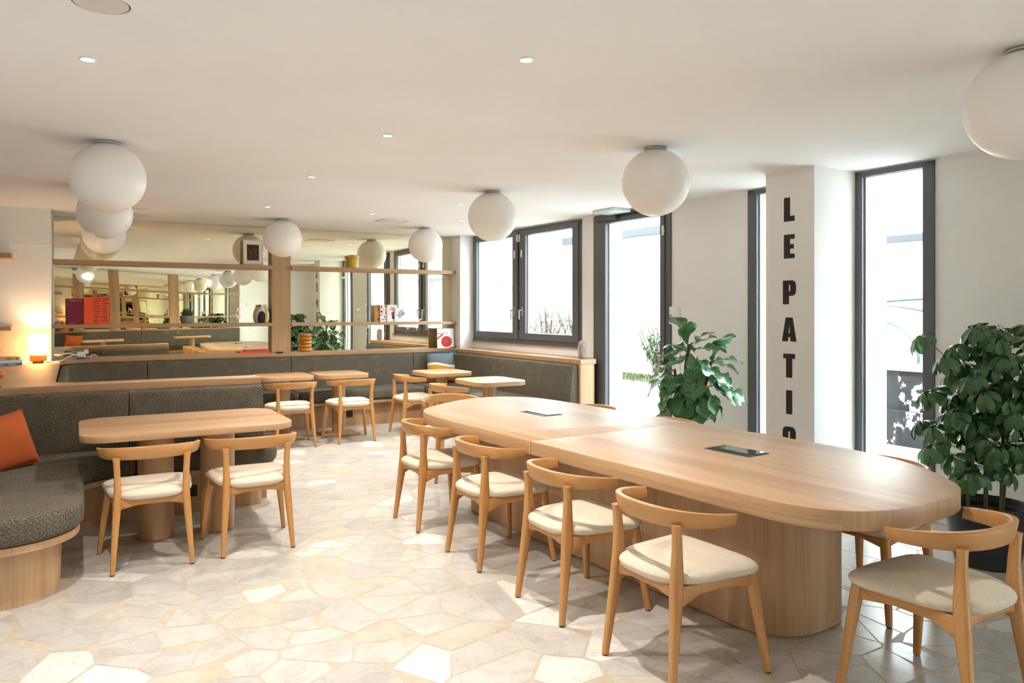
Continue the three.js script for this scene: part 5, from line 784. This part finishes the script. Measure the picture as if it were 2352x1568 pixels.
  const shrub = (s, n, h, seed, col, label, nl, spread) => { const t = thing('shrub', label, 'shrub', W(s, 0.46, n).toArray()), r = rng(seed), st = [], lv = []; for (let i = 0; i < 26; i++) { const a = r() * 6.28, e = r() * spread, x = Math.cos(a) * e, z = Math.sin(a) * e, hh = h * (0.6 + 0.4 * r()); const pts = [V(x * 0.15, 0, z * 0.15), V(x * 0.5, hh * 0.5, z * 0.5), V(x, hh, z)]; st.push(tube(pts, 0.008, 6, 5)); for (let k = 0; k < nl; k++) { const u = 0.35 + 0.65 * r(), p = new THREE.CatmullRomCurve3(pts).getPoint(u); lv.push(blade(0.07 + r() * 0.09, 0.03 + 0.02 * r(), (q) => Math.sin(Math.PI * (q * 0.98 + 0.01)), 0.3, 0.1, 0, i * 50 + k, 2, 3).rotateX((r() - 0.5) * 2).rotateY(r() * 6.28).translate(p.x + (r() - 0.5) * 0.06, p.y, p.z + (r() - 0.5) * 0.06)); } } part('stems', merge(st), std({ color: 0x52463a, roughness: 0.9 }), t); part('foliage', merge(lv), phy({ color: col, roughness: 0.7, transmission: 0.2, thickness: 0, side: THREE.DoubleSide }), t).userData.kind = 'stuff'; };
  shrub(1.35, -2.45, 0.8, 31, 0x34541f, 'leafy green shrub with bare stems in the courtyard planter', 14, 0.42); shrub(2.15, -2.5, 0.62, 35, 0x463a30, 'thin brownish shrub beside the leafy one in the courtyard planter', 5, 0.4);
  shrub(-0.4, -2.3, 1.35, 37, 0x4c5a38, 'feathery green bush outside the casement window', 16, 0.55); shrub(-1.55, -2.4, 1.15, 39, 0x58563f, 'sparse grassy bush outside the casement window', 8, 0.42);
  ws('wall_plate', rspan(1.02, 1.34, 1.5, 1.6, -3.298, -3.29, 0.004), std({ color: 0x8f9294, roughness: 0.5 }), 'small pale plate on the white courtyard wall', 'sign');
  { const t = thing('garden_hose', 'pale blue garden hose hanging outside the glazed door', 'hose'); onWall(t); part('hose', merge([0, 1, 2].map((k) => new THREE.TorusGeometry(0.17 + k * 0.012, 0.012, 8, 40).translate(2.75 + k * 0.02, 0.3 - k * 0.03, -1.66 + k * 0.02))), std({ color: 0x9fb6cf, roughness: 0.5 }), t); }
}
// ---------------------------------------------------------------- the side of the room that only the mirror shows
{
  const b = thing('banquette', 'olive tweed bench along the wall that faces the mirror', 'bench');
  const P = filletPath([[4.4, BZ - 0.12], [-1.2, BZ - 0.12]]);
  cushions(b, P, [1.4, 2.8, 4.2], 0.455, 0.93);
  part('plinth', uvBox(span(-1.2, 4.4, 0, 0.29, BZ - 0.55, BZ - 0.06)), M.oak, b); part('seat_board', uvBox(span(-1.2, 4.4, 0.295, 0.335, BZ - 0.66, BZ - 0.06), 'x'), M.oak, b);
  for (const [x0, x1] of [[-1.2, 1.6], [1.606, 4.4]]) part('seat_cushion', uvBox(crease(raise([[x0, BZ - 0.14], [x1, BZ - 0.14], [x1, BZ - 0.68], [x0, BZ - 0.68]], 0.335, SEATY, 0.045, 4), 0.8), 'z'), M.tweed, b);
  part('ledge', uvBox(rspan(-1.2, 4.4, 0.935, 0.965, BZ - 0.13, BZ - 0.004, 0.003), 'x'), M.oak, b);
  const t = thing('wall_mirror', 'second gold-tinted mirror facing the first across the room', 'mirror'); part('mirror_panel', mirrorPanel(-1.2, 4.4, 0.97, CE - 0.01, BZ - 0.01, -1, 0.6, 6), M.mirror, t);
  const s = thing('mirror_shelving', 'oak posts and shelf across the second mirror', 'shelf'); for (const x of [-0.1, 0.8, 2.38]) part('post', uvBox(rspan(x, x + 0.26, 0.966, CE - 0.002, BZ - 0.13, BZ - 0.03, 0.002)), M.oak, s); part('shelf', uvBox(rspan(-1.2, 4.4, 2.05, 2.1, BZ - 0.129, BZ - 0.03, 0.002), 'x'), M.oak, s); part('shelf', uvBox(rspan(-1.2, 4.4, 1.312, 1.354, BZ - 0.129, BZ - 0.03, 0.002), 'x'), M.oak, s);
  cafe(0.6, BZ - 1.0, 0.5, 0.34, 'oak table before the bench that faces the mirror, beside its orange cushion'); cafe(2.9, BZ - 1.0, 0.5, 0.34, 'oak table before the plain end of the bench that faces the mirror');
  cushion('orange cushion on the bench that faces the mirror', [-0.1, SEATY + 0.2, BZ - 0.34], [0.25, Math.PI, 0.1], 0.42, 0.4, 0.15, orangeM, orangeE, 14);
}
scene.traverse((o) => { if (o.isMesh) { o.castShadow = true; o.receiveShadow = true; } });
renderer.render(scene, camera);
